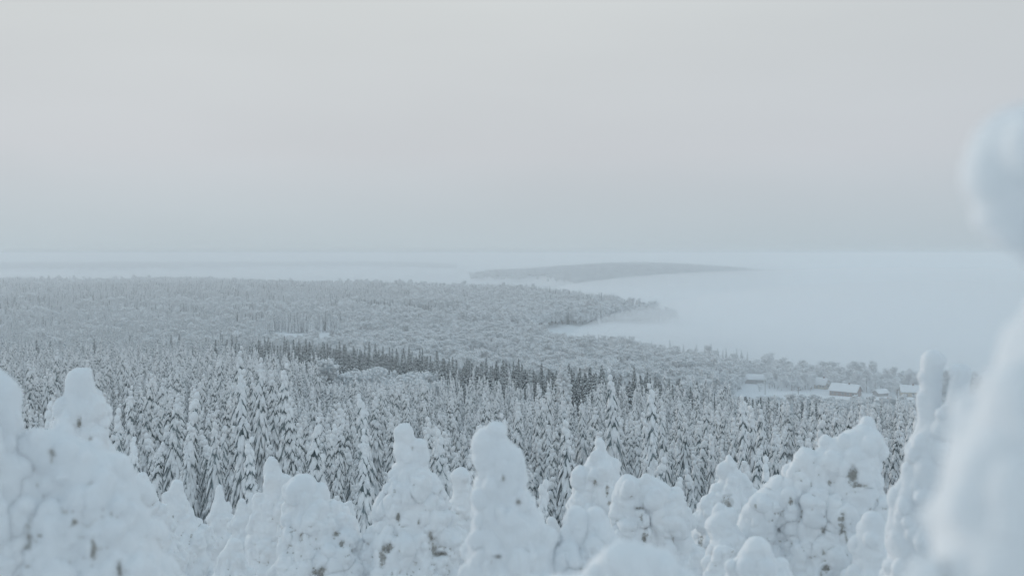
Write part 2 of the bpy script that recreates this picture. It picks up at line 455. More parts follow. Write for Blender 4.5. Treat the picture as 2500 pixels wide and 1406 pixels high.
def dark_spruce(seed, h, rmax, cover=1.0):
    """tall spruce with snow only along the tops of its boughs"""
    rng = np.random.default_rng(seed)
    tr, cr, sn = MB(), MB(), MB()
    zz = np.linspace(0, h, 7)
    tr.tube(np.stack([0.05 * np.sin(zz), 0.05 * np.cos(zz), zz], -1), np.interp(zz, [0, h], [0.24, 0.02]), 7)
    zs, azs = [], []
    z, a = h * 0.06, 0.0
    while z < h * 0.985:
        n = int(rng.integers(5, 8)); a += 0.7
        for k in range(n):
            zs.append(min(z + rng.uniform(-0.5, 0.5), h * 0.985)); azs.append(a + k * 6.283 / n + rng.uniform(-0.25, 0.25))
        z += np.interp(z / h, [0, 1], [0.9, 0.45]) * rng.uniform(0.8, 1.25)
    zs = np.array(zs); azs = np.array(azs); n = len(zs); f = np.clip(zs / h, 0, 1)
    L = (rmax * (1 - f) ** 0.9 + 0.14) * rng.uniform(0.6, 1.15, n)
    drp = np.interp(f, [0, 0.6, 1], [0.95, 0.85, 0.35]) * rng.uniform(0.8, 1.2, n)
    base = np.stack([np.zeros(n), np.zeros(n), zs], -1)
    W = (0.14 + 0.17 * L) * rng.uniform(0.8, 1.25, n)
    add_boughs(cr, rng, base, azs, L, W * 0.9, 0.07 + 0.035 * L, drp, rise=0.25, nr=4, ns=5, jit=0.35)
    tb = rng.uniform(0.25, 0.95, (n, 4))
    pb = np.stack([np.cos(azs)[:, None] * tb * L[:, None], np.sin(azs)[:, None] * tb * L[:, None], zs[:, None] - (drp * L)[:, None] * tb ** 1.6 + 0.25 * L[:, None] * tb * (1 - tb)], -1)
    dr = np.stack([np.cos(azs)[:, None] * 0.4 + rng.normal(0, 0.5, (n, 4)), np.sin(azs)[:, None] * 0.4 + rng.normal(0, 0.5, (n, 4)), np.full((n, 4), -0.9)], -1)
    blades(cr, rng, pb.reshape(-1, 3), dr.reshape(-1, 3), rng.uniform(0.2, 0.45, n * 4), rng.uniform(0.04, 0.08, n * 4))
    zc = np.linspace(h * 0.05, h * 0.9, 6)
    cr.tube(np.stack([0 * zc, 0 * zc, zc], -1), rmax * (1 - zc / h) * 0.4 + 0.03, 7)
    cf = np.interp(f, [0, 0.25, 0.6, 1], [0.25, 0.6, 1.1, 1.4]) if cover < 1.2 else np.ones(n)      # snow thinned downwards to stand in for lit tops and shaded lower boughs
    ks = rng.random(n) < 0.93
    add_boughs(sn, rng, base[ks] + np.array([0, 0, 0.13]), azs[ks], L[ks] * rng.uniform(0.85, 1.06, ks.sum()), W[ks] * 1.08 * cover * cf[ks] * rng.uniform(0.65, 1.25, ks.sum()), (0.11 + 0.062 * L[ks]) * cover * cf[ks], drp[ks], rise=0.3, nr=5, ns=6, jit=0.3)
    add_blobs(sn, rng, [[0, 0, h * 0.99], [0.03, 0, h * 0.965]], [0.13 * cover, 0.17 * cover], ns=6, nr=4)
    return tr, cr, sn

def birch(seed, h, rw, columnar=1.0, dens=1.0):
    """broadleaf tree with a fine crown of hoarfrosted twigs"""
    rng = np.random.default_rng(seed)
    tr, cr, sn = MB(), MB(), MB()
    zz = np.linspace(0, h * 0.9, 7)
    sx = rng.normal(0, 0.12, 7).cumsum() * 0.6
    stem = np.stack([sx, -sx * 0.5, zz], -1)
    tr.tube(stem, np.interp(zz, [0, h], [0.20, 0.02]), 6)
    tips = []
    for k in range(18):
        f = rng.uniform(0.22, 0.85); b = np.array([np.interp(f * h, zz, stem[:, i]) for i in range(3)])
        a = rng.uniform(0, 6.283)
        ln = rw * rng.uniform(0.65, 1.05) * (1.15 - 0.75 * max(0, f - 0.35))
        e_ = b + np.array([math.cos(a) * ln, math.sin(a) * ln, ln * rng.uniform(0.5, 1.2) * columnar])
        mid = (b + e_) / 2 + np.array([0, 0, 0.18 * ln])
        tr.tube([b, mid, e_], [0.07, 0.045, 0.015], 5)
        tips += [mid, e_, (mid + e_) / 2, (b + mid) / 2 + rng.normal(0, 0.2, 3)]
    tips += [stem[-1] + np.array([0, 0, 0.05 * h]), stem[-2]]
    tips = np.array(tips)
    tips[:, 2] = np.minimum(tips[:, 2], h * 1.02)
    n = int(1300 * dens)
    c = tips[rng.integers(0, len(tips), n)]
    g = rng.normal(size=(n, 3)); g /= np.linalg.norm(g, axis=1, keepdims=True)
    p = c + g * (rng.random((n, 1)) ** 0.5) * rw * 0.36
    dd = g + np.array([0, 0, -0.15]) + rng.normal(0, 0.4, (n, 3))
    blades(cr, rng, p, dd, rng.uniform(0.35, 0.85, n), rng.uniform(0.05, 0.11, n))
    k = int(330 * dens)
    c = tips[rng.integers(0, len(tips), k)] + rng.normal(0, rw * 0.17, (k, 3))
    add_blobs(sn, rng, c, rng.uniform(0.2, 0.5, k) * (rw / 3) ** 0.5, jit=0.5, ns=6, nr=4)
    return tr, cr, sn

PROTO = {}
def register(kind, parts, mats, key):
    tr, cr, sn = parts
    tm, cm, sm = mats
    joined = MB()
    for i, p in enumerate((tr, cr, sn)):
        for v in p.v: joined.v.append(v)
        for a_ in p.t: joined.t.append(a_ + joined.n); joined.tm.append(np.full(len(a_), i))
        for a_ in p.q: joined.q.append(a_ + joined.n); joined.qm.append(np.full(len(a_), i))
        joined.n += p.n
    PROTO.setdefault(kind, []).append(dict(
        trunk=tr.mesh('trunk', tm), crown=cr.mesh('crown', cm), snow=sn.mesh('snow', sm),
        joined=joined.mesh('forest_' + key, [tm, cm, sm])))

HM = (M['bark'], M['needles'], M['tree_snow'])
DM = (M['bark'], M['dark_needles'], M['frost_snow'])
BM = (M['bark'], M['frost'], M['tree_snow'])
for i, (h, r, ln, kb) in enumerate([(12, 1.4, 0.2, 0.20), (13, 1.25, 0.9, 0.20), (10.5, 1.5, 0.3, 0.28), (12.5, 1.1, 0.5, 0.18), (11, 1.35, 1.2, 0.28), (13.5, 1.6, 0.2, 0.19), (9.5, 1.15, 0.4, 0.22), (12, 1.8, 0.5, 0.24)]):
    register('heavy', heavy_spruce(100 + i, h, r, ln, kb), HM, 'heavy%d' % i)
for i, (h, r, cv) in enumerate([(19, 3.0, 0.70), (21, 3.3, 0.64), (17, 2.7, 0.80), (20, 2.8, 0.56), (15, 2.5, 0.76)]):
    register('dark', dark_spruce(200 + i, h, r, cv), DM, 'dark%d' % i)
for i, (h, r, cv) in enumerate([(17, 2.6, 1.35), (19, 2.8, 1.25), (15, 2.3, 1.45)]):
    register('mid', dark_spruce(240 + i, h, r, cv), (M['bark'], M['rime_needles'], M['tree_snow']), 'mid%d' % i)
for i, (h, r, co, de) in enumerate([(12, 3.0, 1.0, 1.0), (14, 3.4, 1.2, 1.2), (10, 3.1, 0.8, 1.0), (15, 2.6, 1.6, 1.0), (8, 2.3, 0.9, 0.7)]):
    register('birch', birch(300 + i, h, r, co, de), BM if i % 2 == 0 else (M['bark'], M['frost_grey'], M['tree_snow']), 'birch%d' % i)

# ------------------------------------------------------------------ where the trees stand
DH_PX = [-3000, 0, 500, 700, 850, 1150, 1600, 2000, 2500, 6000]
DH_R = [430, 430, 425, 400, 330, 310, 285, 268, 262, 262]
DD_PX = [-3000, 0, 640, 850, 1100, 1300, 1500, 1700, 1900, 2100, 2500, 6000]
DD_R = [640, 640, 650, 585, 500, 460, 440, 395, 350, 332, 322, 320]

HOUSE_SPOTS = []     # (x, y, clear radius)
def top_row(x, y, z): return HY + F_PX * (CAM_Z - z) / y

def scatter(rng, r0, r1, pxa, pxb, cell):
    """jittered grid over the sector between two depths and two photograph columns"""
    xa, xb = (pxa - CX) / F_PX, (pxb - CX) / F_PX
    xs = np.arange(min(xa, 0) * r1, max(xb, 0) * r1 + cell, cell)
    ys = np.arange(r0 * 0.8, r1, cell)
    gx, gy = np.meshgrid(xs, ys)
    gx = (gx + rng.uniform(-0.46, 0.46, gx.shape) * cell).ravel(); gy = (gy + rng.uniform(-0.46, 0.46, gy.shape) * cell).ravel()
    r = np.hypot(gx, gy); px = pix_col(gx, gy)
    k = (r > r0) & (r < r1) & (px > pxa) & (px < pxb)
    return gx[k], gy[k], r[k], px[k]

trees = {k: [] for k in ('heavy', 'dark', 'mid', 'birch')}     # rows: x, y, z, r, px, variant, rot, scale, zscale
OPEN = [(1780, 2900, 60, 505, 973), (625, 860, 440, 850, 824), (1300, 1790, 440, 880, 818), (780, 1085, 190, 297, 934), (850, 1300, 440, 900, 806)]   # low growth before the field, the clearing and the bay
TOPH = {'heavy': [12.3, 13.3, 10.8, 12.8, 11.3, 13.8, 9.8, 12.3], 'dark': [19, 21, 17, 20, 15], 'mid': [17, 19, 15], 'birch': [12.5, 14.5, 10.5, 15.5, 8.3]}
def put(kind, x, y, r, px, sc, zs):
    n = len(x)
    z = terrain(x, y) - 0.25
    v = RNG.integers(0, len(PROTO[kind]), n)
    sc = np.array(sc, float)
    for (pa, pb_, ra, rb_, row) in OPEN:
        k_ = (px > pa) & (px < pb_) & (r > ra) & (r < rb_)
        room = CAM_Z - y * (row - HY + RNG.normal(0, 6, n)) / F_PX - z
        mx = np.maximum(room / (np.array(TOPH[kind])[v] * zs), 0.28)
        sc = np.where(k_, np.minimum(sc, mx), sc)
    trees[kind].append(np.stack([x, y, z, r, px, v, RNG.uniform(0, 6.283, n), sc, sc * zs], 1))

WPX0, WPX1 = -330, 2830
# slope forest caked in snow
x, y, r, px = scatter(RNG, 34, 445, WPX0, WPX1, 3.15)
q = np.stack([x, y, 0 * x], -1)
edge = np.interp(px, DH_PX, DH_R) + 22 * vnoise(q / 22, 9)
k = (r < edge) & (vnoise(q / 14, 8) > -0.62) & ~((px > 425) & (px < 525) & (r < 62)) 
k &= ~((px > 790) & (px < 1075) & (r > 296) & (r < 345))
k &= ~((r < 75) & (RNG.random(len(r)) < 0.30)) & ~((np.abs(px - 1376) < 60) & (r > 225) & (r < 293))
x, y, r, px = x[k], y[k], r[k], px[k]
sc = RNG.uniform(0.78, 1.12, len(x)) * np.interp(r, [34, 70, 150, 430], [0.70, 0.86, 1.0, 1.12])
put('heavy', x, y, r, px, sc, RNG.uniform(1.1, 1.5, len(x)))
# tall dark spruces on the lower slope
x, y, r, px = scatter(RNG, 250, 660, WPX0, WPX1, 5.0)
q = np.stack([x, y, 0 * x], -1)
lo = np.interp(px, DH_PX, DH_R) + 14 * vnoise(q / 22, 9); hi = np.interp(px, DD_PX, DD_R) + 25 * vnoise(q / 40, 10)
k = (r > lo + 3) & (r < hi) & ~((px > 790) & (px < 1075) & (r < 350)) & (RNG.random(len(r)) < np.interp(px, [1850, 2000, 2600], [1, 0.45, 0.35]))
x, y, r, px = x[k], y[k], r[k], px[k]
left = sstep(820, 500, px) * 0.85 + 0.08
u = RNG.random(len(x))
sz = RNG.uniform(0.72, 1.1, len(x)) * np.interp(px, [1500, 1800, 2100, 2600], [1.0, 0.82, 0.7, 0.7])
for kind, kk in (('mid', u < left), ('dark', u >= left)):
    put(kind, x[kk], y[kk], r[kk], px[kk], sz[kk], np.ones(kk.sum()))
# frosted broadleaf patch in the slope forest
x, y, r, px = scatter(RNG, 296, 348, 790, 1075, 3.0)
k = vnoise(np.stack([x, y, 0 * x], -1) / 16, 71) > -0.3
x, y, r, px = x[k], y[k], r[k], px[k]
put('birch', x, y, r, px, RNG.uniform(0.75, 1.35, len(x)) * (1 + 0.2 * vnoise(np.stack([x, y, 0 * x], -1) / 18, 72)), np.ones(len(x)))

def in_clearing(px, r):
    px = px + 22 * np.sin(r * 0.06) + 9 * np.sin(r * 0.17); r = r + 16 * np.sin(px * 0.045) + 9 * np.sin(px * 0.11)
    return ((px > 640) & (px < 850) & (r > 850) & (r < 1010)) | ((px > 870) & (px < 960) & (r > 930) & (r < 985))
def in_field(px, r):
    return (px > 1790) & (px < 2800) & (r > 505) & (r < np.interp(px, [1790, 2030, 2240, 2800], [585, 612, 600, 600]))
# lowland: frosted broadleaf woods with spruce stands
x, y, r, px = scatter(RNG, 320, 1010, WPX0, WPX1, 4.4)
q = np.stack([x, y, 0 * x], -1)
la, isl, far = land_amount(px, r)
nz = vnoise(q / 55, 21)
k = (r > np.interp(px, DD_PX, DD_R) + 8) & (la > 0.9) & ~in_clearing(px, r) & ~in_field(px, r)
k &= ~((px > 1750) & (RNG.random(len(r)) < 0.35)) & (vnoise(q / 25, 33) > -0.55)
x, y, r, px, nz = x[k], y[k], r[k], px[k], nz[k]
pb = np.interp(px, [0, 600, 800, 1000, 3000], [0.18, 0.25, 0.85, 0.93, 0.95]) + 0.25 * nz
pb = np.where((r > 930) & (px < 1100), 0.25, pb)
u = RNG.random(len(x))
kb = u < pb
shrub = np.interp(px, [1500, 1800], [1.0, 0.8])
put('birch', x[kb], y[kb], r[kb], px[kb], RNG.uniform(0.65, 1.2, kb.sum()) * shrub[kb], RNG.uniform(0.85, 1.1, kb.sum()))
put('mid', x[~kb], y[~kb], r[~kb], px[~kb], RNG.uniform(0.6, 1.0, (~kb).sum()), np.ones((~kb).sum()))
# beyond 1 km: alternating stands out to the far shore of the headland
x, y, r, px = scatter(RNG, 1010, 3000, WPX0, 1700, 6.0)
q = np.stack([x, y, 0 * x], -1)
la, isl, far = land_amount(px, r)
k = (la > 0.9) & (isl < 0.1) & (RNG.random(len(r)) < np.interp(r, [1000, 1500, 3000], [1, 0.8, 0.55]))
x, y, r, px, q = x[k], y[k], r[k], px[k], q[k]
n1 = vnoise(q * [1 / 420, 1 / 140, 1], 41) + 0.4 * vnoise(q * [1 / 110, 1 / 60, 1], 42)
# rides and small fields between the stands; the stand behind each shows its dark edge
gaps = [(1235, 45, 0.0085, 0.3, 13), (1560, 60, 0.006, 1.7, 16), (1990, 70, 0.005, 3.1, 20), (2430, 60, 0.007, 0.9, 22)]
cut = np.zeros(len(x), bool); edge_ = np.zeros(len(x), bool)
for (r_, am, fr, ph_, wd) in gaps:
    g_ = r - (r_ + am * np.sin(px * fr + ph_)) - 12 * vnoise(q / 45, 51)
    on = (px < 1150) & (vnoise(np.stack([px / 170, 0 * px + r_, 0 * px], -1), 52) > -0.25)
    cut |= on & (np.abs(g_) < wd); edge_ |= on & (g_ > 0) & (g_ < 75)
pb = 0.06 + 0.88 * sstep(0.12, 0.35, n1) + 0.8 * np.exp(-((r - 1150 - 40 * np.sin(px * 0.01)) / 60) ** 2)
pb = np.where(px > 1000, 0.50 + 0.45 * sstep(-0.3, 0.2, n1), pb)
pb = np.where((px > 1150) & (px < 1480) & (np.interp(px, SH_PX, SH_R) - r < 260), 0.15, pb)
pb = np.where(edge_, 0.04, pb)
big = 1 + 0.22 * vnoise(q / 90, 61)
u = RNG.random(len(x)); kb = (u < pb) & ~cut
put('birch', x[kb], y[kb], r[kb], px[kb], big[kb] * RNG.uniform(0.7, 1.3, kb.sum()), RNG.uniform(0.8, 1.3, kb.sum()))
w_ = np.where(edge_, 0.75, 0.3 + 0.3 * vnoise(q / 120, 62))
k3 = ~(u < pb) & ~cut & (RNG.random(len(x)) < w_)
k2 = ~(u < pb) & ~cut & ~k3
put('mid', x[k2], y[k2], r[k2], px[k2], big[k2] * RNG.uniform(0.8, 1.15, k2.sum()), np.ones(k2.sum()))
put('dark', x[k3], y[k3], r[k3], px[k3], big[k3] * RNG.uniform(0.7, 1.0, k3.sum()), np.ones(k3.sum()))
# wooded island and far shore
x, y, r, px = scatter(RNG, 2150, 3300, 1080, 2050, 11.0)
la, isl, far = land_amount(px, r); k = isl > 0.6
put('birch', x[k], y[k], r[k], px[k], RNG.uniform(1.2, 1.8, k.sum()), np.ones(k.sum()) * 0.8)
x, y, r, px = scatter(RNG, 5100, 6300, WPX0, 1400, 19.0)
la, isl, far = land_amount(px, r); k = far > 0.6
put('birch', x[k], y[k], r[k], px[k], RNG.uniform(1.8, 2.6, k.sum()), np.ones(k.sum()) * 0.6)
ALL = {k: np.concatenate(v) for k, v in trees.items()}

# ------------------------------------------------------------------ houses by the lake and their yard
def ground_at(px, r):
    az_ = math.atan((px - CX) / F_PX)
    x_, y_ = r * math.sin(az_), r * math.cos(az_)
    return np.array([x_, y_, float(terrain(np.array([x_]), np.array([y_]))[0])])

def house(px, r, L, D, wall_h, roof_h, rz, wall_mat, label, wins, group=None, chim=True, name='farm_house'):
    g = ground_at(px, r)
    root = empty(name, g, rz)
    tag(root, label, 'house', group)
    b = MB(); b.box((0, 0, wall_h / 2 - 0.3), (L, D, wall_h + 0.6))
    for s in (-1, 1):      # gable triangles with thickness
        v = [[s * L / 2, -D / 2, wall_h], [s * L / 2, D / 2, wall_h], [s * L / 2, 0, wall_h + roof_h],
             [s * (L / 2 - 0.2), -D / 2, wall_h], [s * (L / 2 - 0.2), D / 2, wall_h], [s * (L / 2 - 0.2), 0, wall_h + roof_h]]
        b.add(v, tri=[[0, 1, 2], [3, 5, 4]], quad=[[0, 3, 4, 1], [1, 4, 5, 2], [2, 5, 3, 0]])
    obj('wall', b.mesh('wall', wall_mat, False), root)
    ov, th = 0.7, 0.22
    sl = roof_h / (D / 2)
    b = MB()
    for s in (-1, 1):
        y0, z0_ = s * (D / 2 + ov), wall_h - ov * sl
        lo = [[-L / 2 - ov, y0, z0_], [L / 2 + ov, y0, z0_], [L / 2 + ov, 0, wall_h + roof_h], [-L / 2 - ov, 0, wall_h + roof_h]]
        hi_ = [[p[0], p[1], p[2] + th] for p in lo]
        b.add(lo + hi_, quad=[[0, 1, 2, 3], [7, 6, 5, 4], [0, 4, 5, 1], [1, 5, 6, 2], [2, 6, 7, 3], [3, 7, 4, 0]])
    roof = obj('roof', b.mesh('roof', M['wood_grey'], False), root)
    b = MB()
    nx, ny = 14, 9
    gx, gy = np.meshgrid(np.linspace(-L / 2 - ov - 0.08, L / 2 + ov + 0.08, nx), np.linspace(-(D / 2 + ov + 0.1), D / 2 + ov + 0.1, ny))
    base_z = wall_h + roof_h - np.abs(gy) * sl + th + 0.012
    edge_ = np.minimum(1, np.minimum((L / 2 + ov + 0.08 - np.abs(gx)) / 0.5, (D / 2 + ov + 0.1 - np.abs(gy)) / 0.5))
    tz = base_z + (0.22 + 0.28 * edge_) + 0.06 * vnoise(np.stack([gx, gy, gx * 0 + px], -1) / 1.5)
    top = np.stack([gx, gy, tz], -1).reshape(-1, 3); bot = np.stack([gx, gy, base_z], -1).reshape(-1, 3)
    ii = np.arange(nx * ny).reshape(ny, nx)
    qs = np.stack([ii[:-1, :-1], ii[:-1, 1:], ii[1:, 1:], ii[1:, :-1]], -1).reshape(-1, 4)
    ring = np.concatenate([ii[0, :], ii[1:, -1], ii[-1, -2::-1], ii[-2:0:-1, 0]])
    sk = np.stack([ring, ring + nx * ny, np.roll(ring, -1) + nx * ny, np.roll(ring, -1)], -1)
    b.add(np.concatenate([top, bot]), quad=np.concatenate([qs, qs[:, ::-1] + nx * ny, sk]))
    obj('roof_snow', b.mesh('roof_snow', M['snow']), roof)
    if chim:
        b = MB(); b.box((L * 0.15, 0, wall_h + roof_h + 0.4), (0.8, 0.8, 1.6)); b.box((L * 0.15, 0, wall_h + roof_h + 1.26), (1.0, 1.0, 0.12))
        obj('chimney', b.mesh('chimney', M['wood_red'], False), roof)
    for (fx, fz, ww, wh, side) in wins:
        b = MB()
        if side == 'f':
            c = (fx * L, -D / 2 - 0.03, fz * wall_h); s1 = (ww + 0.24, 0.08, wh + 0.24); c2 = (c[0], c[1] - 0.03, c[2]); s2 = (ww, 0.05, wh)
        else:
            c = (L / 2 + 0.03, fx * D, fz * wall_h); s1 = (0.08, ww + 0.24, wh + 0.24); c2 = (c[0] + 0.03, c[1], c[2]); s2 = (0.05, ww, wh)
        b.box(c, s1); w = obj('window', b.mesh('window', M['trim'], False), root)
        b = MB(); b.box(c2, s2); obj('pane', b.mesh('pane', M['glass'], False), w)
    b = MB(); b.box((-0.22 * L, -D / 2 - 0.04, 1.0), (1.0, 0.09, 2.05)); d_ = obj('door', b.mesh('door', M['wood_grey'], False), root)
    b = MB(); b.box((-0.22 * L + 0.38, -D / 2 - 0.1, 1.0), (0.1, 0.06, 0.06)); obj('handle', b.mesh('handle', M['glass'], False), d_)
    HOUSE_SPOTS.append((g[0], g[1], max(L, D) * 0.75))
    return root

W3 = [(-0.38, 0.55, 1.0, 1.1, 'f'), (0.0, 0.55, 1.2, 1.1, 'f'), (0.2, 0.55, 1.2, 1.1, 'f'), (0.38, 0.55, 1.2, 1.1, 'f'), (-0.2, 0.55, 1.0, 1.1, 's'), (0.2, 0.55, 1.0, 1.1, 's')]
W2 = [(0.1, 0.55, 1.1, 1.1, 'f'), (0.33, 0.55, 1.1, 1.1, 'f'), (0.0, 0.6, 1.0, 1.1, 's')]
house(2064, 590, 15.0, 8.5, 3.0, 3.0, math.radians(-38), M['wood_red'], 'long reddish farmhouse with a thick snow roof at the snowy field', W3)
house(2008, 625, 7.5, 6.5, 2.9, 2.9, math.radians(-50), M['wood_yellow'], 'small pale house with a steep snow roof behind the long farmhouse', W2)
house(1842, 640, 11.0, 6.0, 3.0, 2.2, math.radians(-14), M['wood_grey'], 'grey barn half hidden among frosted birches by the field edge', W2[:1], chim=False, name='barn')
house(2150, 596, 7.0, 4.5, 2.0, 1.3, math.radians(24), M['wood_grey'], 'low grey shed under snow beside the parked cars', W2[:1], chim=False, name='shed')
house(2222, 600, 10.0, 7.0, 3.2, 2.6, math.radians(-12), M['wood_yellow'], 'pale house beside the twin snow fingers', W2)
house(1246, 1320, 14.0, 11.0, 6.0, 4.0, math.radians(80), M['wood_grey'], 'lone grey house with a white gable roof in the lakeside woods', W2)

def utility_pole(px, r, h, label):
    g = ground_at(px, r)
    root = tag(empty('utility_pole', g, 0.4), label, 'pole', 'wooden poles by the field')
    b = MB(); b.tube([[0, 0, -0.5], [0, 0, h * 0.5], [0, 0, h]], [0.15, 0.13, 0.10], 8); b.add([[0, 0, h + 0.03]], tri=[])
    obj('pole', b.mesh('pole', M['pole']), root)
    b = MB(); b.box((0, 0, h - 0.6), (1.7, 0.12, 0.14)); arm = obj('crossarm', b.mesh('crossarm', M['pole'], False), root)
    for s in (-0.7, 0.0, 0.7):
        b = MB(); b.tube([[s, 0, h - 0.53], [s, 0, h - 0.36]], [0.06, 0.045], 6); obj('insulator', b.mesh('insulator', M['trim']), arm)
for a_ in [(1949, 520, 9), (2191, 540, 8), (1868, 575, 8)]:
    utility_pole(*a_, 'thin wooden utility pole with a crossarm standing by the snowy field')

def parked_car(px, r, rz, paint, label):
    g = ground_at(px, r)
    root = tag(empty('parked_car', g, rz), label, 'car', 'cars parked by the farm')
    prof = np.array([[-2.1, 0.3], [-2.15, 0.75], [-1.95, 0.95], [-1.35, 1.0], [-0.85, 1.42], [0.75, 1.45], [1.35, 1.0], [2.0, 0.88], [2.12, 0.6], [2.1, 0.3]])
    b = MB()
    ys = [-0.85, -0.8, 0.8, 0.85]
    vv = []
    for yy in ys:
        k_ = 0.96 if abs(yy) > 0.82 else 1.0
        for p_ in prof: vv.append([p_[0] * k_, yy * (0.82 if p_[1] > 1.2 else 1.0), p_[1]])
    n_ = len(prof)
    qs = [[i * n_ + j, i * n_ + (j + 1) % n_, (i + 1) * n_ + (j + 1) % n_, (i + 1) * n_ + j] for i in range(3) for j in range(n_)]
    tri = [[0, j + 1, j] for j in range(1, n_ - 1)] + [[3 * n_, 3 * n_ + j, 3 * n_ + j + 1] for j in range(1, n_ - 1)]
    b.add(vv, tri=tri, quad=qs)
    obj('body', b.mesh('body', paint, False), root)
    for s in (-1, 1):
        b = MB(); b.box((-0.05, s * 0.80, 1.2), (1.5, 0.05, 0.28)); obj('side_window', b.mesh('side_window', M['glass'], False), root)
        for wx in (-1.35, 1.35):
            b = MB(); b.tube([[wx, s * 0.68, 0.31], [wx, s * 0.89, 0.31]], [0.31, 0.31], 14)
            wv = [[wx + 0.31 * math.cos(t_), s * 0.89, 0.31 + 0.31 * math.sin(t_)] for t_ in np.linspace(0, 6.283, 15)[:-1]]
            b.add(wv + [[wx, s * 0.89, 0.31]], tri=[[14, i, (i + 1) % 14] for i in range(14)])
            wh = obj('wheel', b.mesh('wheel', M['rubber'], False), root)
            b = MB(); b.box((wx, s * 0.90, 0.31), (0.3, 0.03, 0.3)); obj('rim', b.mesh('rim', M['trim'], False), wh)
    rg = np.random.default_rng(int(px))
    for nm_, cs_, rs_ in (('roof_snow', [[-0.5, 0, 1.44], [0.0, 0.1, 1.46], [0.5, -0.1, 1.44]], [0.62, 0.66, 0.6]), ('bonnet_snow', [[1.5, 0, 0.98]], [0.55]), ('boot_snow', [[-1.7, 0, 1.0]], [0.5])):
        b = MB(); add_blobs(b, rg, cs_, rs_, flat=0.3, jit=0.06, ns=12, nr=7)
        obj(nm_, b.mesh(nm_, M['snow']), root)
    HOUSE_SPOTS.append((g[0], g[1], 3.5))
parked_car(2124, 572, 0.3, M['car_dark'], 'dark snow-topped car parked between the long farmhouse and the shed')
parked_car(2176, 578, -0.2, M['car_red'], 'red snow-topped car parked beside the low grey shed')
parked_car(2208, 560, 0.1, M['car_dark'], 'dark snow-topped car parked in front of the pale end house')

# keep trees off the houses and yards, and off the line of sight of nothing else
for kd in ALL:
    a_ = ALL[kd]
    k = np.ones(len(a_), bool)
    for hx, hy, hr in HOUSE_SPOTS:
        k &= np.hypot(a_[:, 0] - hx, a_[:, 1] - hy) > hr
        # the yard in front stays open
        dxy = np.stack([-hx, -hy]) / math.hypot(hx, hy)
        t_ = (a_[:, 0] - hx) * dxy[0] + (a_[:, 1] - hy) * dxy[1]
        s_ = np.abs((a_[:, 0] - hx) * dxy[1] - (a_[:, 1] - hy) * dxy[0])
        if hr > 4: k &= ~((t_ > 0) & (t_ < (120 if hy > 1000 else 45)) & (s_ < hr * 0.8))
    ALL[kd] = a_[k]

# ------------------------------------------------------------------ individual trees and the uncountable rest
def plant(kind, row, name, label, cat, group, scale=None):
    x_, y_, z_, r_, px_, v_, rot_, sc_, zs_ = row
    p = PROTO[kind][int(v_)]
    root = empty(name, (x_, y_, z_), rot_)
    root.scale = scale or (sc_, sc_, zs_)
    tag(root, label, cat, group)
    obj('trunk', p['trunk'], root)
    c = obj('crown', p['crown'], root)
    obj('snow_load', p['snow'], c)
    return root

H_LAB = ['straight snow-caked spruce with a small knob top in the slope forest', 'tall snow-caked spruce with a bent tip in the slope forest',
         'short stout snow-caked spruce with a fat cap in the slope forest', 'very slim snow-caked spruce in the slope forest',
         'snow-caked spruce with a strongly leaning heavy top in the slope forest', 'tall broad snow-caked spruce in the slope forest',
         'low slim snow-caked spruce in the slope forest', 'broad-skirted snow-caked spruce in the slope forest']
D_LAB = ['dark green spruce with snow-dusted boughs in the dark stand', 'very tall dark spruce with thinly snowed boughs in the dark stand',
         'shorter dark spruce with evenly snowed boughs in the dark stand', 'slender dark spruce with little snow in the dark stand',
         'small dark spruce with snowy boughs in the dark stand']
B_LAB = ['round white frosted birch in the lakeside woods', 'large grey frosted birch with a spreading crown in the lakeside woods',
         'low wide white frosted birch in the lakeside woods', 'tall narrow grey frosted birch in the lakeside woods', 'small white frosted birch bush in the lakeside woods']
S_LAB = ['snowy pointed spruce behind the slope forest', 'tall snowy pointed spruce behind the slope forest', 'short snowy pointed spruce behind the slope forest']

def split_kind(kind, nmax, inview):
    a_ = ALL[kind]
    order = np.argsort(np.where(inview(a_), a_[:, 3] / a_[:, 8], 1e9))
    sel = np.zeros(len(a_), bool); sel[order[:nmax]] = True
    sel &= inview(a_)
    return a_[sel], a_[~sel]

vis = lambda a_: (a_[:, 4] > 5) & (a_[:, 4] < 2240)
ind, rest_heavy = split_kind('heavy', 300, vis)
for row in ind:
    plant('heavy', row, 'snowy_spruce_tree', H_LAB[int(row[5])], 'spruce', ['straight', 'bent-tip', 'stout', 'slimmest', 'leaning-top', 'tall broad', 'low slim', 'broad-skirted'][int(row[5])] + ' spruces of the slope forest')
ind, rest_dark = split_kind('dark', 280, lambda a_: vis(a_) & (a_[:, 3] < 520))
for row in ind:
    plant('dark', row, 'dark_spruce_tree', D_LAB[int(row[5])], 'spruce', ['full', 'tallest', 'shorter', 'slender', 'small'][int(row[5])] + ' spruces of the dark stand')
ind, rest_birch = split_kind('birch', 280, vis)
for row in ind:
    plant('birch', row, 'frosted_birch_tree', B_LAB[int(row[5])], 'birch', ['round', 'large spreading', 'low wide', 'tall narrow', 'small bushy'][int(row[5])] + ' frosted birches')
ind, rest_mid = split_kind('mid', 280, vis)
for row in ind:
    plant('mid', row, 'pointed_spruce_tree', S_LAB[int(row[5])], 'spruce', ['middling', 'tall', 'short'][int(row[5])] + ' pointed spruces behind the slope forest')

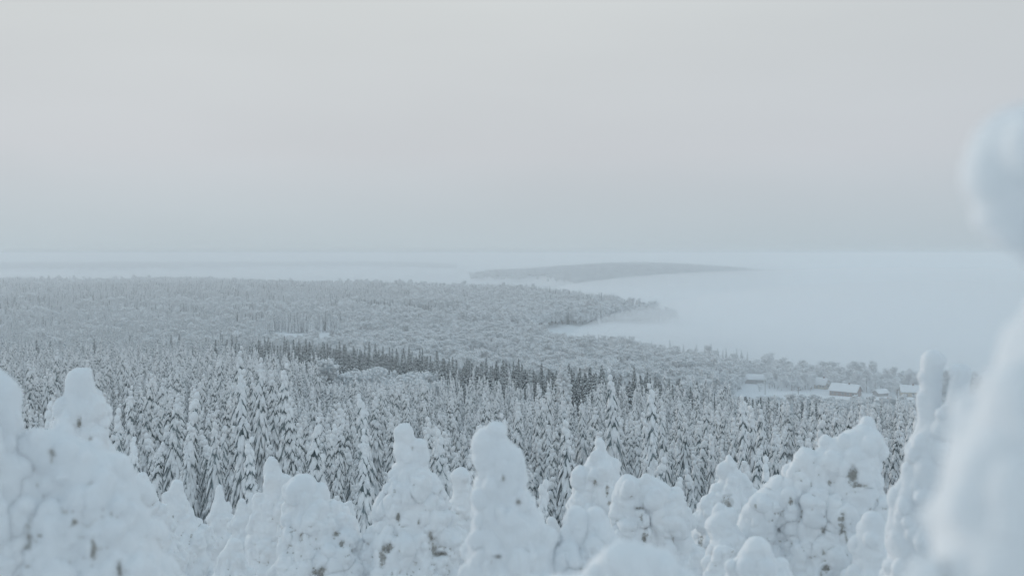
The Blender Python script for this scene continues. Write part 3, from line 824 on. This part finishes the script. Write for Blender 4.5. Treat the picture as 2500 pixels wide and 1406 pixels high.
def lumpy_tree(seed, h, rb):
    rng = np.random.default_rng(seed)
    tr, cr, sn = MB(), MB(), MB()
    tr.tube([[0, 0, 0], [0.1, 0, h * 0.5], [0, 0.1, h * 0.95]], [0.3, 0.2, 0.06], 8)
    n = 420
    f = rng.random(n) ** 0.8
    R = np.interp(f, [0, 0.25, 0.45, 0.7, 0.88, 1], [0.95, 1, 0.72, 0.62, 0.34, 0.12]) * rb * (1 + 0.14 * np.sin(f * 17))
    a = rng.uniform(0, 6.283, n); q_ = R * rng.uniform(0.45, 0.95, n)
    c = np.stack([q_ * np.cos(a), q_ * np.sin(a), 1.5 + f * (h - 1.5)], 1)
    add_blobs(sn, rng, c, rng.uniform(0.28, 0.8, n) * np.interp(f, [0, 1], [1.1, 0.6]), jit=0.22, ns=9, nr=6)
    g = rng.normal(size=(1500, 3)); i_ = rng.integers(0, n, 1500)
    blades(cr, rng, c[i_] + g * 0.3, g + np.array([0, 0, -0.3]), rng.uniform(0.4, 0.9, 1500), rng.uniform(0.04, 0.09, 1500))
    return tr, cr, sn
register('tall_frosted', lumpy_tree(900, 24.0, 4.3), (M['bark'], M['frost'], M['tree_snow']), 'tall')
gt = ground_at(1376, 296)
plant('tall_frosted', (gt[0], gt[1], gt[2] - 0.3, 288, 1376, 0, 0.4, 1.0, 1.0), 'snowy_birch_tree', 'lone tall white frost-laden tree standing out before the dark stand', 'tree', None)  # the lone tree is a snow-laden birch

proto_col = {}
for kd, lst in PROTO.items():
    c = bpy.data.collections.new('forest_source_' + kd)
    for i, p in enumerate(lst):
        c.objects.link(bpy.data.objects.new('%s_%02d' % (kd, i), p['joined']))
    proto_col[kd] = c

def forest(name, rows, kind, label, cat):
    me = bpy.data.meshes.new(name)
    n = len(rows)
    me.vertices.add(n); me.vertices.foreach_set('co', rows[:, :3].astype(np.float32).ravel())
    for an, ty, dat in (('pick', 'INT', rows[:, 5].astype(np.int32)), ('turn', 'FLOAT', rows[:, 6].astype(np.float32))):
        at = me.attributes.new(an, ty, 'POINT'); at.data.foreach_set('value', dat)
    at = me.attributes.new('size', 'FLOAT_VECTOR', 'POINT')
    at.data.foreach_set('vector', np.stack([rows[:, 7], rows[:, 7], rows[:, 8]], 1).astype(np.float32).ravel())
    me.update()
    o = obj(name, me)
    tag(o, label, cat, kind='stuff')
    ng = bpy.data.node_groups.new(name, 'GeometryNodeTree')
    ng.interface.new_socket('Geometry', in_out='INPUT', socket_type='NodeSocketGeometry')
    ng.interface.new_socket('Geometry', in_out='OUTPUT', socket_type='NodeSocketGeometry')
    N, L = ng.nodes, ng.links
    gi, go = N.new('NodeGroupInput'), N.new('NodeGroupOutput')
    ci = N.new('GeometryNodeCollectionInfo'); ci.inputs['Collection'].default_value = proto_col[kind]
    ci.inputs['Separate Children'].default_value = True; ci.inputs['Reset Children'].default_value = True
    io = N.new('GeometryNodeInstanceOnPoints'); io.inputs['Pick Instance'].default_value = True
    def attr(nm, ty):
        a = N.new('GeometryNodeInputNamedAttribute'); a.data_type = ty; a.inputs['Name'].default_value = nm
        return a.outputs['Attribute']
    cz = N.new('ShaderNodeCombineXYZ'); L.new(attr('turn', 'FLOAT'), cz.inputs['Z'])
    er = N.new('FunctionNodeEulerToRotation'); L.new(cz.outputs[0], er.inputs[0])
    L.new(gi.outputs[0], io.inputs['Points']); L.new(ci.outputs[0], io.inputs['Instance'])
    L.new(attr('pick', 'INT'), io.inputs['Instance Index'])
    L.new(er.outputs[0], io.inputs['Rotation']); L.new(attr('size', 'FLOAT_VECTOR'), io.inputs['Scale'])
    L.new(io.outputs[0], go.inputs[0])
    md = o.modifiers.new('trees', 'NODES'); md.node_group = ng
    return o
forest('slope_forest', rest_heavy, 'heavy', 'mass of snow-caked spruces filling the rest of the slope', 'forest')
forest('dark_spruce_forest', rest_dark, 'dark', 'far dark spruces scattered through the lowland woods', 'forest')
forest('birch_woods', rest_birch, 'birch', 'far frosted broadleaf woods along the lake shores', 'forest')
forest('lowland_spruce_forest', rest_mid, 'mid', 'mass of snowy spruces stretching to the far shore', 'forest')

# ------------------------------------------------------------------ foreground trees buried in snow
import bmesh
def ico(sub):
    bm = bmesh.new(); bmesh.ops.create_icosphere(bm, subdivisions=sub, radius=1.0)
    v = np.array([p.co[:] for p in bm.verts]); f = np.array([[q_.index for q_ in fc.verts] for fc in bm.faces])
    bm.free(); return v, f
ICO = {k: ico(k) for k in (2, 3, 4)}

def add_spheres(mb, c, r, sub, stretch=None):
    v, f = ICO[sub]
    s = v[None] * np.asarray(r)[:, None, None]
    if stretch is not None: s = s * stretch[:, None, :]
    o_ = (np.arange(len(c)) * len(v))[:, None, None]
    mb.add((np.asarray(c)[:, None, :] + s).reshape(-1, 3), tri=(f[None] + o_).reshape(-1, 3))

def snow_tree(label, d, chains, seed, lump=(0.05, 0.13), nl=1.0, voxel=4.0, holes=(), sprigs=500, group=None, caps=0.1, rough=1.0):
    rng = np.random.default_rng(seed)
    k = d / F_PX
    C, Rd = [], []
    for ch in chains:
        for i in range(len(ch)):
            a_ = ch[i]; b_ = ch[min(i + 1, len(ch) - 1)]
            dist = math.hypot(a_[0] - b_[0], a_[1] - b_[1])
            m_ = max(1, int(dist / (0.4 * min(a_[2], b_[2])))) if i < len(ch) - 1 else 1
            for j in range(m_):
                t_ = j / m_
                p_ = [a_[q_] * (1 - t_) + b_[q_] * t_ for q_ in range(3)]
                dd = ((a_[3] if len(a_) > 3 else 0) * (1 - t_) + (b_[3] if len(b_) > 3 else 0) * t_) * k
                C.append(P(p_[0], p_[1], d) + np.array([0, dd, 0])); Rd.append(p_[2] * k * 0.97)
    C = np.array(C); Rd = np.array(Rd)
    ztop = (C[:, 2] + Rd).max(); zbot = C[:, 2].min()
    # boughs: lumps all over the surface, bigger and looser lower down
    area = (Rd ** 2); area /= area.sum()
    lm = 0.5 * (lump[0] + lump[1])
    want = int(nl * 2.2 * (4 * np.pi * (Rd ** 2).sum() * 0.16) / (np.pi * lm ** 2))
    want = min(want, 1500)
    ii = rng.choice(len(C), want, p=area)
    g = rng.normal(size=(want, 3)); g /= np.linalg.norm(g, axis=1, keepdims=True)
    g[:, 1] -= 0.35 * (rng.random(want) < 0.5); g /= np.linalg.norm(g, axis=1, keepdims=True)
    pt = C[ii] + g * Rd[ii][:, None]
    inside = (np.linalg.norm(pt[:, None, :] - C[None], axis=2) < Rd[None] * 0.93).any(1)
    below = (ztop - pt[:, 2]) / (ztop - zbot)
    keep = ~inside & (rng.random(want) < 0.25 + 1.2 * below + caps)
    pt, g, ii, below = pt[keep], g[keep], ii[keep], below[keep]
    rl = 1.22 * rng.uniform(lump[0], lump[1], len(pt)) * (0.8 + 0.5 * rng.random(len(pt)))
    rl = np.minimum(rl, 0.55 * Rd[ii])
    mbb = MB()
    add_spheres(mbb, C, Rd, 4 if len(C) < 60 else 3)
    st = np.stack([rng.uniform(0.7, 1.2, len(pt)), rng.uniform(0.75, 1.15, len(pt)), rng.uniform(0.9, 1.5, len(pt))], 1)
    add_spheres(mbb, pt - g * (rl * rng.uniform(0.05, 0.5, len(pt)))[:, None], rl, 2, st)
    tmp = bpy.data.objects.new('tmp', mbb.mesh('tmp', M['snow']))
    COL.objects.link(tmp)
    rm = tmp.modifiers.new('r', 'REMESH'); rm.mode = 'VOXEL'; rm.voxel_size = voxel * k; rm.use_smooth_shade = True
    sm = tmp.modifiers.new('s', 'SMOOTH'); sm.factor = 0.5; sm.iterations = 1
    bpy.context.view_layer.update()
    me = bpy.data.meshes.new_from_object(tmp.evaluated_get(bpy.context.evaluated_depsgraph_get()))
    old = tmp.data
    bpy.data.objects.remove(tmp); bpy.data.meshes.remove(old)
    nv = len(me.vertices)
    v = np.empty(nv * 3, np.float32); me.vertices.foreach_get('co', v); v = v.reshape(-1, 3).astype(float)
    nm = np.empty(nv * 3, np.float32); me.vertex_normals.foreach_get('vector', nm); nm = nm.reshape(-1, 3).astype(float)
    sf = rough * np.clip((ztop - v[:, 2]) / (0.35 * (ztop - zbot)), 0.25, 1)
    amp = 0.0055 * d ** 0.5
    wl_ = 0.055 * d ** 0.5            # pads of snow with creases between them
    v = v + nm * (sf * amp * (4.2 * (np.abs(vnoise(v / wl_ + 0.25 * np.sin(v[:, ::-1] / wl_ * 2), seed)) - 0.25) + 2.2 * (np.abs(vnoise(v / (0.42 * wl_), seed + 1)) - 0.25) + 1.2 * vnoise(v / (2.2 * wl_), seed + 2)))[:, None]
    # gaps between boughs
    hb, hd = [], []
    pxv = CX + F_PX * v[:, 0] / v[:, 1]; pyv = HY + F_PX * (CAM_Z - v[:, 2]) / v[:, 1]
    tocam = np.stack([-v[:, 0], -v[:, 1], CAM_Z - v[:, 2]], 1); tocam /= np.linalg.norm(tocam, axis=1, keepdims=True)
    bare = np.zeros(nv, bool)
    for (hx, hy, hw, hh) in holes:
        rho = np.hypot((pxv - hx) / hw, (pyv - hy) / hh) + 0.35 * vnoise(v / (hw * k * 0.5), seed + 7)
        s_ = (rho < 1) & ((nm * tocam).sum(1) > 0.0)
        v[s_] -= tocam[s_] * (1.1 * hw * k * (1 - rho[s_] ** 2))[:, None]
        bare |= s_ & (rho < 0.5)
        c_ = np.nonzero(s_ & (rho < 0.75))[0]
        if len(c_):
            c_ = rng.choice(c_, min(22, len(c_)))
            hb.append(v[c_]); hd.append(tocam[c_] * 0.5 + rng.normal(0, 0.5, (len(c_), 3)) + np.array([0, 0, -0.5]))
    me.vertices.foreach_set('co', v.astype(np.float32).ravel())
    me.materials.clear(); me.materials.append(M['snow']); me.materials.append(M['hollow'])
    me.polygons.foreach_set('use_smooth', np.ones(len(me.polygons), bool))
    me.update()
    gx_, gy_ = C[-1][0], max(C[:, 1].mean(), 0.9)
    low = np.argsort(C[:, 2])[:max(2, len(C) // 8)]
    gx_, gy_ = C[low, 0].mean(), C[low, 1].mean()
    gz_ = float(terrain(np.array([gx_]), np.array([gy_]))[0])
    base = np.array([gx_, gy_, gz_])
    root = tag(empty('snow_laden_spruce', base), label, 'snowy tree', group)
    me.transform(Matrix.Translation(Vector(-base)))
    me.name = 'snow_mantle'
    mantle = obj('snow_mantle', me, root)
    # sprigs of needles peeping out of the creases
    ed = np.empty(len(me.edges) * 2, np.int32); me.edges.foreach_get('vertices', ed); ed = ed.reshape(-1, 2)
    acc = np.zeros((nv, 3)); cnt = np.zeros(nv)
    for a_, b_ in ((0, 1), (1, 0)):
        np.add.at(acc, ed[:, a_], v[ed[:, b_]]); np.add.at(cnt, ed[:, a_], 1)
    conc = ((acc / np.maximum(cnt, 1)[:, None] - v) * nm).sum(1) / (voxel * k)
    bel = (ztop - v[:, 2]) / (ztop - zbot)
    sc_ = conc * (0.2 + bel) - 0.15 * np.maximum(0, nm[:, 2])
    sc_ = np.where((bel > 0.14) & (v[:, 2] > zbot - 0.2), sc_ * rng.uniform(0.6, 1, nv), -1)
    top_i = np.argsort(-sc_)[:sprigs]
    if sprigs >= 100:      # needles show where the creases between the snow pads run deep
        mask = vnoise(v / 0.22, seed + 31) + 0.5 * vnoise(v / 0.07, seed + 32)
        ok = (bel > 0.1) & (mask > 0.05 - 0.35 * bel)
        if ok.any():
            th_ = np.quantile(conc, 1 - 0.013 * min(1.5, sprigs / 450))
            bare |= ok & (conc > th_)
    if bare.any():
        lv = np.empty(len(me.loops), np.int32); me.loops.foreach_get('vertex_index', lv)
        ls_ = np.empty(len(me.polygons), np.int32); me.polygons.foreach_get('loop_start', ls_)
        me.polygons.foreach_set('material_index', bare[lv[ls_]].astype(np.int32))
    sp = MB()
    seg = d ** 0.5 * 0.012
    if sprigs:
        blades(sp, rng, v[top_i] - base - nm[top_i] * seg * 0.5, nm[top_i] + rng.normal(0, 0.7, (sprigs, 3)) + np.array([0, 0, -0.4]), rng.uniform(0.8, 2.0, sprigs) * seg, rng.uniform(0.08, 0.2, sprigs) * seg)
    if hb:
        hb = np.concatenate(hb) - base; hd = np.concatenate(hd)
        blades(sp, rng, hb, hd, rng.uniform(0.5, 1.2, len(hb)) * seg, rng.uniform(0.08, 0.2, len(hb)) * seg)
    if sp.n: obj('needle_sprigs', sp.mesh('needle_sprigs', M['sprig'], False), root)
    # trunk and the lower boughs down to the ground
    t_ = MB(); zt = max(1.0, ztop - gz_ - 0.6)
    t_.tube([[0, 0, -0.3], [0, 0, (zbot - gz_) * 0.5], [C[low, 0].mean() - gx_, 0, max(0.6, zbot - gz_)]], [0.16, 0.13, 0.09], 9)
    obj('trunk', t_.mesh('trunk', M['bark']), root)
    zb = min(zbot + 0.25, CAM_Z - 0.36 * d - 0.5) - gz_
    if d < 2: zb = 7.0
    if zb > 1.2:
        rb = min(Rd[low].max(), 1.0); ext = min(0.7, 0.12 * d)
        zs = np.arange(0.9, zb, 0.28); zs = np.repeat(zs, 6) + rng.uniform(-0.1, 0.1, len(zs) * 6)
        n_ = len(zs); azs = rng.uniform(0, 6.283, n_)
        L_ = np.interp(zs, [0, zb], [rb + ext, rb * 1.02]) * rng.uniform(0.8, 1.1, n_)
        bs = np.stack([0 * zs, 0 * zs, zs], 1)
        lb, ls = MB(), MB()
        W_ = rng.uniform(0.16, 0.28, n_)
        add_boughs(lb, rng, bs - np.array([0, 0, 0.1]), azs, L_, W_, W_ * 0.7, rng.uniform(0.5, 0.9, n_), rise=0.3, nr=4, ns=5, jit=0.3)
        add_boughs(ls, rng, bs, azs, L_ * 0.97, W_, W_, rng.uniform(0.5, 0.9, n_), rise=0.4, nr=5, ns=6)
        lbo = obj('lower_boughs', lb.mesh('lower_boughs', M['needles']), root)
        obj('snow_load', ls.mesh('snow_load', M['tree_snow']), lbo)
    return root

snow_tree('smooth snow column leaning in beside the arched mound', 3.6, [[(-48, 985, 96), (-60, 1090, 115), (-70, 1250, 150), (-70, 1450, 190)]], 1, (0.02, 0.05), 0.5, 6, sprigs=60)
snow_tree('big arched mound of snow over a bent treetop', 3.7,
          [[(70, 1085, 42, -30), (110, 1092, 52, -20), (160, 1125, 66), (215, 1170, 84), (240, 1240, 108), (250, 1330, 128), (255, 1450, 160)],
           [(75, 1190, 78, -20), (70, 1260, 105, -30), (60, 1360, 130, -20), (60, 1470, 150)], [(165, 1300, 95, -50), (160, 1420, 120, -60)], [(345, 1360, 45), (350, 1450, 60)], [(0, 1150, 45), (-30, 1250, 90)]],
          2, (0.016, 0.045), 0.9, 5, holes=[(72, 1318, 10, 30), (228, 1340, 7, 38), (28, 1112, 10, 6), (128, 1106, 7, 22), (292, 1385, 8, 20), (182, 1272, 6, 10)], sprigs=420, rough=0.5)
snow_tree('plump snow figure with a round head behind the arched mound', 10.5,
          [[(193, 928, 33), (197, 968, 40), (200, 1015, 60), (198, 1060, 62), (192, 1150, 78), (190, 1300, 100), (190, 1440, 130)], [(240, 985, 24, -10), (246, 1030, 22, -10)], [(155, 1000, 22), (152, 1045, 20)]],
          3, (0.06, 0.13), 0.55, 4, holes=[(195, 1030, 7, 18), (222, 1075, 8, 14)], sprigs=160)
snow_tree('slim snowy tree just off the arched mound', 21, [[(348, 1164, 13), (354, 1195, 18), (366, 1240, 27), (378, 1310, 40), (385, 1420, 60)]], 4, (0.09, 0.2), 1.0, 3.2, sprigs=300)
snow_tree('knob-topped snowy tree above the dark gap in the slope', 25, [[(431, 1184, 15), (428, 1210, 22), (427, 1240, 33), (436, 1290, 46), (448, 1350, 60), (455, 1450, 78)], [(400, 1255, 14), (395, 1300, 24)]], 5, (0.1, 0.22), 1.0, 3.2, sprigs=500)
snow_tree('thin crooked snowy tree right of the dark gap', 28, [[(535, 1190, 8), (537, 1208, 12), (532, 1240, 18), (545, 1280, 28), (548, 1340, 38), (552, 1430, 52)]], 6, (0.09, 0.2), 1.1, 3.0, sprigs=400)
snow_tree('small peaked snowy tree behind the low snow dome', 23, [[(590, 1226, 9), (591, 1250, 16), (596, 1290, 27), (598, 1350, 36), (600, 1450, 50)], [(613, 1208, 6), (616, 1240, 12)]], 7, (0.09, 0.19), 1.0, 3.0, sprigs=320)
snow_tree('low rounded snow dome among slim trees', 16, [[(571, 1330, 19), (568, 1360, 28), (565, 1400, 40), (560, 1470, 55)]], 8, (0.06, 0.15), 0.7, 3.4, sprigs=160)
snow_tree('tall slim snow pillar with a double knob top', 18, [[(660, 1124, 11), (661, 1140, 19), (668, 1172, 26), (676, 1220, 34), (672, 1290, 42), (668, 1370, 56), (665, 1460, 75)], [(632, 1212, 14), (634, 1250, 22), (635, 1320, 30)]], 9, (0.08, 0.18), 1.0, 3.2, sprigs=420)
snow_tree('bulky snow tree with a drooping hooked head', 11,
          [[(738, 1194, 40), (752, 1232, 44), (764, 1275, 62), (778, 1330, 86), (792, 1400, 110), (800, 1490, 130)], [(705, 1196, 18), (720, 1200, 30)], [(815, 1268, 32), (838, 1310, 36), (850, 1370, 42)], [(735, 1290, 30), (732, 1350, 34)]],
          10, (0.05, 0.125), 1.15, 3.6, holes=[(785, 1392, 22, 13), (738, 1310, 6, 14), (822, 1302, 10, 8), (836, 1325, 6, 12)], sprigs=800)
snow_tree('pair of small snow knobs behind the hooked-head tree', 19, [[(828, 1234, 12), (832, 1262, 20), (838, 1310, 30), (842, 1420, 50)], [(851, 1234, 12), (851, 1262, 17), (852, 1310, 26)]], 11, (0.07, 0.16), 0.8, 3.4, sprigs=160)
snow_tree('tall cone-shaped snow tree with a bulbous leaning tip', 11,
          [[(986, 1056, 25), (990, 1084, 28), (1004, 1120, 38), (1006, 1160, 48), (1010, 1205, 62), (1014, 1260, 80), (1012, 1320, 96), (1010, 1400, 122), (1008, 1490, 140)], [(1022, 1092, 24), (1028, 1118, 20)], [(966, 1230, 24), (952, 1280, 30), (925, 1345, 38), (908, 1420, 46)], [(1070, 1250, 26), (1090, 1320, 36), (1110, 1400, 46)]],
          12, (0.05, 0.13), 1.1, 3.6, holes=[(935, 1355, 10, 34), (950, 1335, 16, 12), (1023, 1272, 6, 8), (972, 1262, 7, 14), (1052, 1310, 7, 20), (1078, 1352, 22, 7), (1007, 1095, 4, 6), (1060, 1340, 9, 20)], sprigs=650)
snow_tree('mushroom-headed snow tree tucked behind the thick pillar', 13, [[(1126, 1162, 23), (1112, 1160, 13), (1128, 1180, 20), (1132, 1212, 26), (1128, 1255, 36), (1128, 1320, 46), (1130, 1430, 62)], [(1104, 1275, 16), (1102, 1310, 22)]], 13, (0.06, 0.14), 0.8, 3.6, holes=[(1125, 1298, 9, 8)], sprigs=260)
snow_tree('thick smooth snow pillar with a rounded head and shoulder', 4.8,
          [[(1196, 1084, 47), (1206, 1112, 54), (1222, 1150, 58), (1222, 1195, 66), (1230, 1245, 80), (1244, 1300, 98), (1252, 1360, 112), (1260, 1480, 140)], [(1240, 1128, 42), (1250, 1165, 38)], [(1178, 1330, 36, -20), (1180, 1400, 44, -20)]],
          14, (0.018, 0.048), 0.7, 4.2, rough=0.5, holes=[(1230, 1166, 5, 7), (1264, 1224, 6, 10), (1214, 1358, 14, 4)], sprigs=160)
snow_tree('small snow knob on the right flank of the thick pillar', 14, [[(1345, 1272, 12), (1352, 1300, 20), (1358, 1350, 32), (1362, 1450, 44)]], 15, (0.05, 0.12), 0.8, 3.6, sprigs=120)
snow_tree('broad snow cone with a tiny pointed finger tip', 14, [[(1465, 1080, 11), (1467, 1106, 15), (1464, 1140, 34), (1464, 1180, 54), (1460, 1230, 62), (1452, 1300, 72), (1440, 1440, 100)], [(1410, 1210, 14), (1405, 1260, 26)]], 16, (0.06, 0.14), 0.9, 3.6, holes=[(1452, 1176, 5, 8), (1482, 1195, 5, 16), (1500, 1250, 10, 26), (1488, 1228, 5, 8)], sprigs=380)
snow_tree('twin-headed rounded snow tree with rough bulging sides', 11,
          [[(1536, 1192, 33), (1540, 1240, 36), (1555, 1290, 52), (1575, 1360, 80), (1590, 1470, 120)], [(1580, 1184, 23), (1604, 1216, 42), (1622, 1246, 48), (1618, 1290, 56), (1625, 1350, 72), (1650, 1440, 100)]],
          17, (0.05, 0.125), 1.15, 3.6, holes=[(1568, 1265, 7, 16), (1575, 1305, 8, 26), (1543, 1211, 4, 4), (1600, 1337, 9, 9), (1560, 1240, 12, 4)], sprigs=750)
snow_tree('two-knobbed smooth snow shape before the broad cone', 4.8, [[(1457, 1256, 23), (1462, 1290, 30), (1458, 1335, 50), (1445, 1390, 78), (1440, 1490, 110)], [(1406, 1266, 28), (1402, 1310, 36), (1405, 1380, 55)], [(1384, 1350, 14), (1372, 1362, 11)]], 18, (0.018, 0.045), 0.7, 4.4, holes=[(1447, 1345, 9, 7)], sprigs=120)
snow_tree('soft blurred snow dome lowest of all in front', 2.2, [[(1530, 1368, 50), (1550, 1400, 72), (1555, 1500, 130)], [(1462, 1408, 42), (1440, 1440, 58), (1420, 1520, 100)], [(1610, 1420, 62), (1640, 1500, 90)]], 19, (0.03, 0.06), 0.5, 7, sprigs=0)
snow_tree('snow tree with a nodding head and a brown hollow', 14, [[(1778, 1142, 21), (1766, 1148, 18), (1786, 1166, 27), (1782, 1204, 38), (1776, 1250, 54), (1762, 1300, 66), (1745, 1360, 76), (1740, 1460, 95)], [(1808, 1166, 14), (1820, 1200, 20), (1842, 1206, 12)]], 20, (0.06, 0.14), 1.0, 3.6, holes=[(1776, 1225, 15, 20), (1783, 1240, 8, 12), (1712, 1318, 8, 15)], sprigs=500)
snow_tree('tallest lumpy snow tree with a side ridge and grey hollows', 9,
          [[(2112, 1080, 46), (2094, 1096, 52), (2086, 1140, 62), (2070, 1200, 76), (2060, 1270, 92), (2050, 1350, 112), (2040, 1480, 140)], [(2046, 1106, 36), (2040, 1160, 48)], [(2010, 1124, 32), (1996, 1170, 46), (1990, 1240, 66), (1985, 1320, 80), (1980, 1450, 110)],
           [(1966, 1122, 31), (1962, 1170, 40), (1930, 1215, 40), (1890, 1240, 40), (1856, 1268, 40), (1850, 1330, 50), (1850, 1450, 80)], [(2130, 1110, 26), (2128, 1145, 22)]],
          21, (0.045, 0.115), 1.1, 3.8, holes=[(2083, 1160, 16, 24), (2100, 1185, 20, 6), (2025, 1178, 6, 9), (2056, 1270, 9, 30), (2066, 1305, 4, 14), (1932, 1222, 6, 12), (2010, 1345, 6, 16), (2015, 1385, 12, 12), (2010, 1290, 7, 14)], sprigs=700)
snow_tree('upright snow finger beside the tallest lumpy tree', 8.2, [[(2131, 1275, 29), (2126, 1312, 33), (2126, 1360, 40), (2122, 1420, 50), (2120, 1500, 66)], [(2152, 1380, 22), (2156, 1440, 30)]], 22, (0.04, 0.1), 0.7, 4, sprigs=140, rough=0.5)
snow_tree('little round-topped snow stub below the brown hollow', 8.6, [[(1768, 1349, 24), (1764, 1385, 32), (1760, 1430, 44), (1756, 1510, 60)], [(1792, 1276, 22, 60), (1775, 1300, 34, 60), (1790, 1350, 46, 60)]], 23, (0.04, 0.1), 0.9, 4, holes=[(1790, 1345, 4, 6)], sprigs=200)
snow_tree('soft rounded snow hump under the side ridge', 6.5, [[(1850, 1346, 36), (1852, 1385, 50), (1848, 1440, 72), (1845, 1520, 100)], [(1816, 1400, 36), (1810, 1460, 50)]], 24, (0.03, 0.075), 0.6, 4.6, sprigs=40)
snow_tree('two upright bluish snow fingers side by side', 5.2,
          [[(2277, 882, 29), (2272, 925, 26), (2274, 975, 25), (2270, 1025, 28), (2275, 1090, 50), (2275, 1180, 66), (2270, 1290, 80), (2265, 1450, 110)], [(2322, 904, 24, -55), (2314, 945, 23, -55), (2303, 992, 21, -50), (2290, 1045, 32, -30)], [(2252, 968, 15), (2254, 1000, 17), (2262, 1035, 20)], [(2300, 1030, 22), (2290, 1060, 26)], [(2225, 1150, 24), (2222, 1220, 40), (2225, 1330, 60)]],
          25, (0.02, 0.05), 0.35, 4, sprigs=40, rough=0.35)
snow_tree('huge blurred snow mass with a rounded lobe hanging above', 0.8,
          [[(2612, 1020, 200), (2548, 1200, 238), (2528, 1400, 252), (2520, 1700, 290), (2520, 2300, 320), (2520, 3000, 340)], [(2240, 1400, 45, -40), (2235, 1460, 60, -40)],
           [(2452, 425, 104), (2505, 395, 142), (2520, 480, 135), (2600, 480, 150), (2690, 600, 150), (2720, 780, 170), (2650, 920, 210)], [(2440, 525, 66), (2480, 545, 58)], [(2530, 610, 50)]],
          26, (0.008, 0.02), 0.35, 12, sprigs=0, rough=0.4)

# ------------------------------------------------------------------ haze and the fog bank on the lake
def volume_mat(name, density, color, aniso):
    m = bpy.data.materials.new(name); m.use_nodes = True
    n, l = m.node_tree.nodes, m.node_tree.links
    n.clear()
    o_ = n.new('ShaderNodeOutputMaterial'); v = n.new('ShaderNodeVolumePrincipled')
    v.inputs['Color'].default_value = (*color, 1); v.inputs['Density'].default_value = density; v.inputs['Anisotropy'].default_value = aniso
    l.new(v.outputs[0], o_.inputs['Volume'])
    return m
b = MB(); b.box((0, 0, (92 - 2.6) / 2), (19600, 19600, 92 + 2.6))
tag(obj('haze', b.mesh('haze', volume_mat('haze_air', 0.0004, (0.96, 0.985, 1.0), 0.15), False)), 'pale winter haze filling the air over forest and lake', 'haze', kind='stuff')
def fog(px, r, semi, density, label):
    a_ = math.atan((px - CX) / F_PX)
    b = MB(); add_spheres(b, np.zeros((1, 3)), np.ones(1), 4, np.array([semi]))
    o = tag(obj('fog_bank', b.mesh('fog_bank', volume_mat('lake_fog', density, (0.98, 0.99, 1.0), 0.1))), label, 'fog', kind='stuff')
    o.location = (r * math.sin(a_), r * math.cos(a_), 4.0); o.rotation_euler = (0, 0, -a_)
fog(2400, 1330, (420, 880, 44), 0.0036, 'pale fog bank lying on the lake behind the farmhouses')
fog(2420, 1400, (310, 700, 38), 0.0025, 'denser heart of the fog bank lying on the lake')
fog(2260, 2300, (780, 1100, 50), 0.0032, 'pale fog bank swallowing the end of the wooded island')
print('triangles', sum(len(m.loop_triangles) or len(m.polygons) for m in bpy.data.meshes))
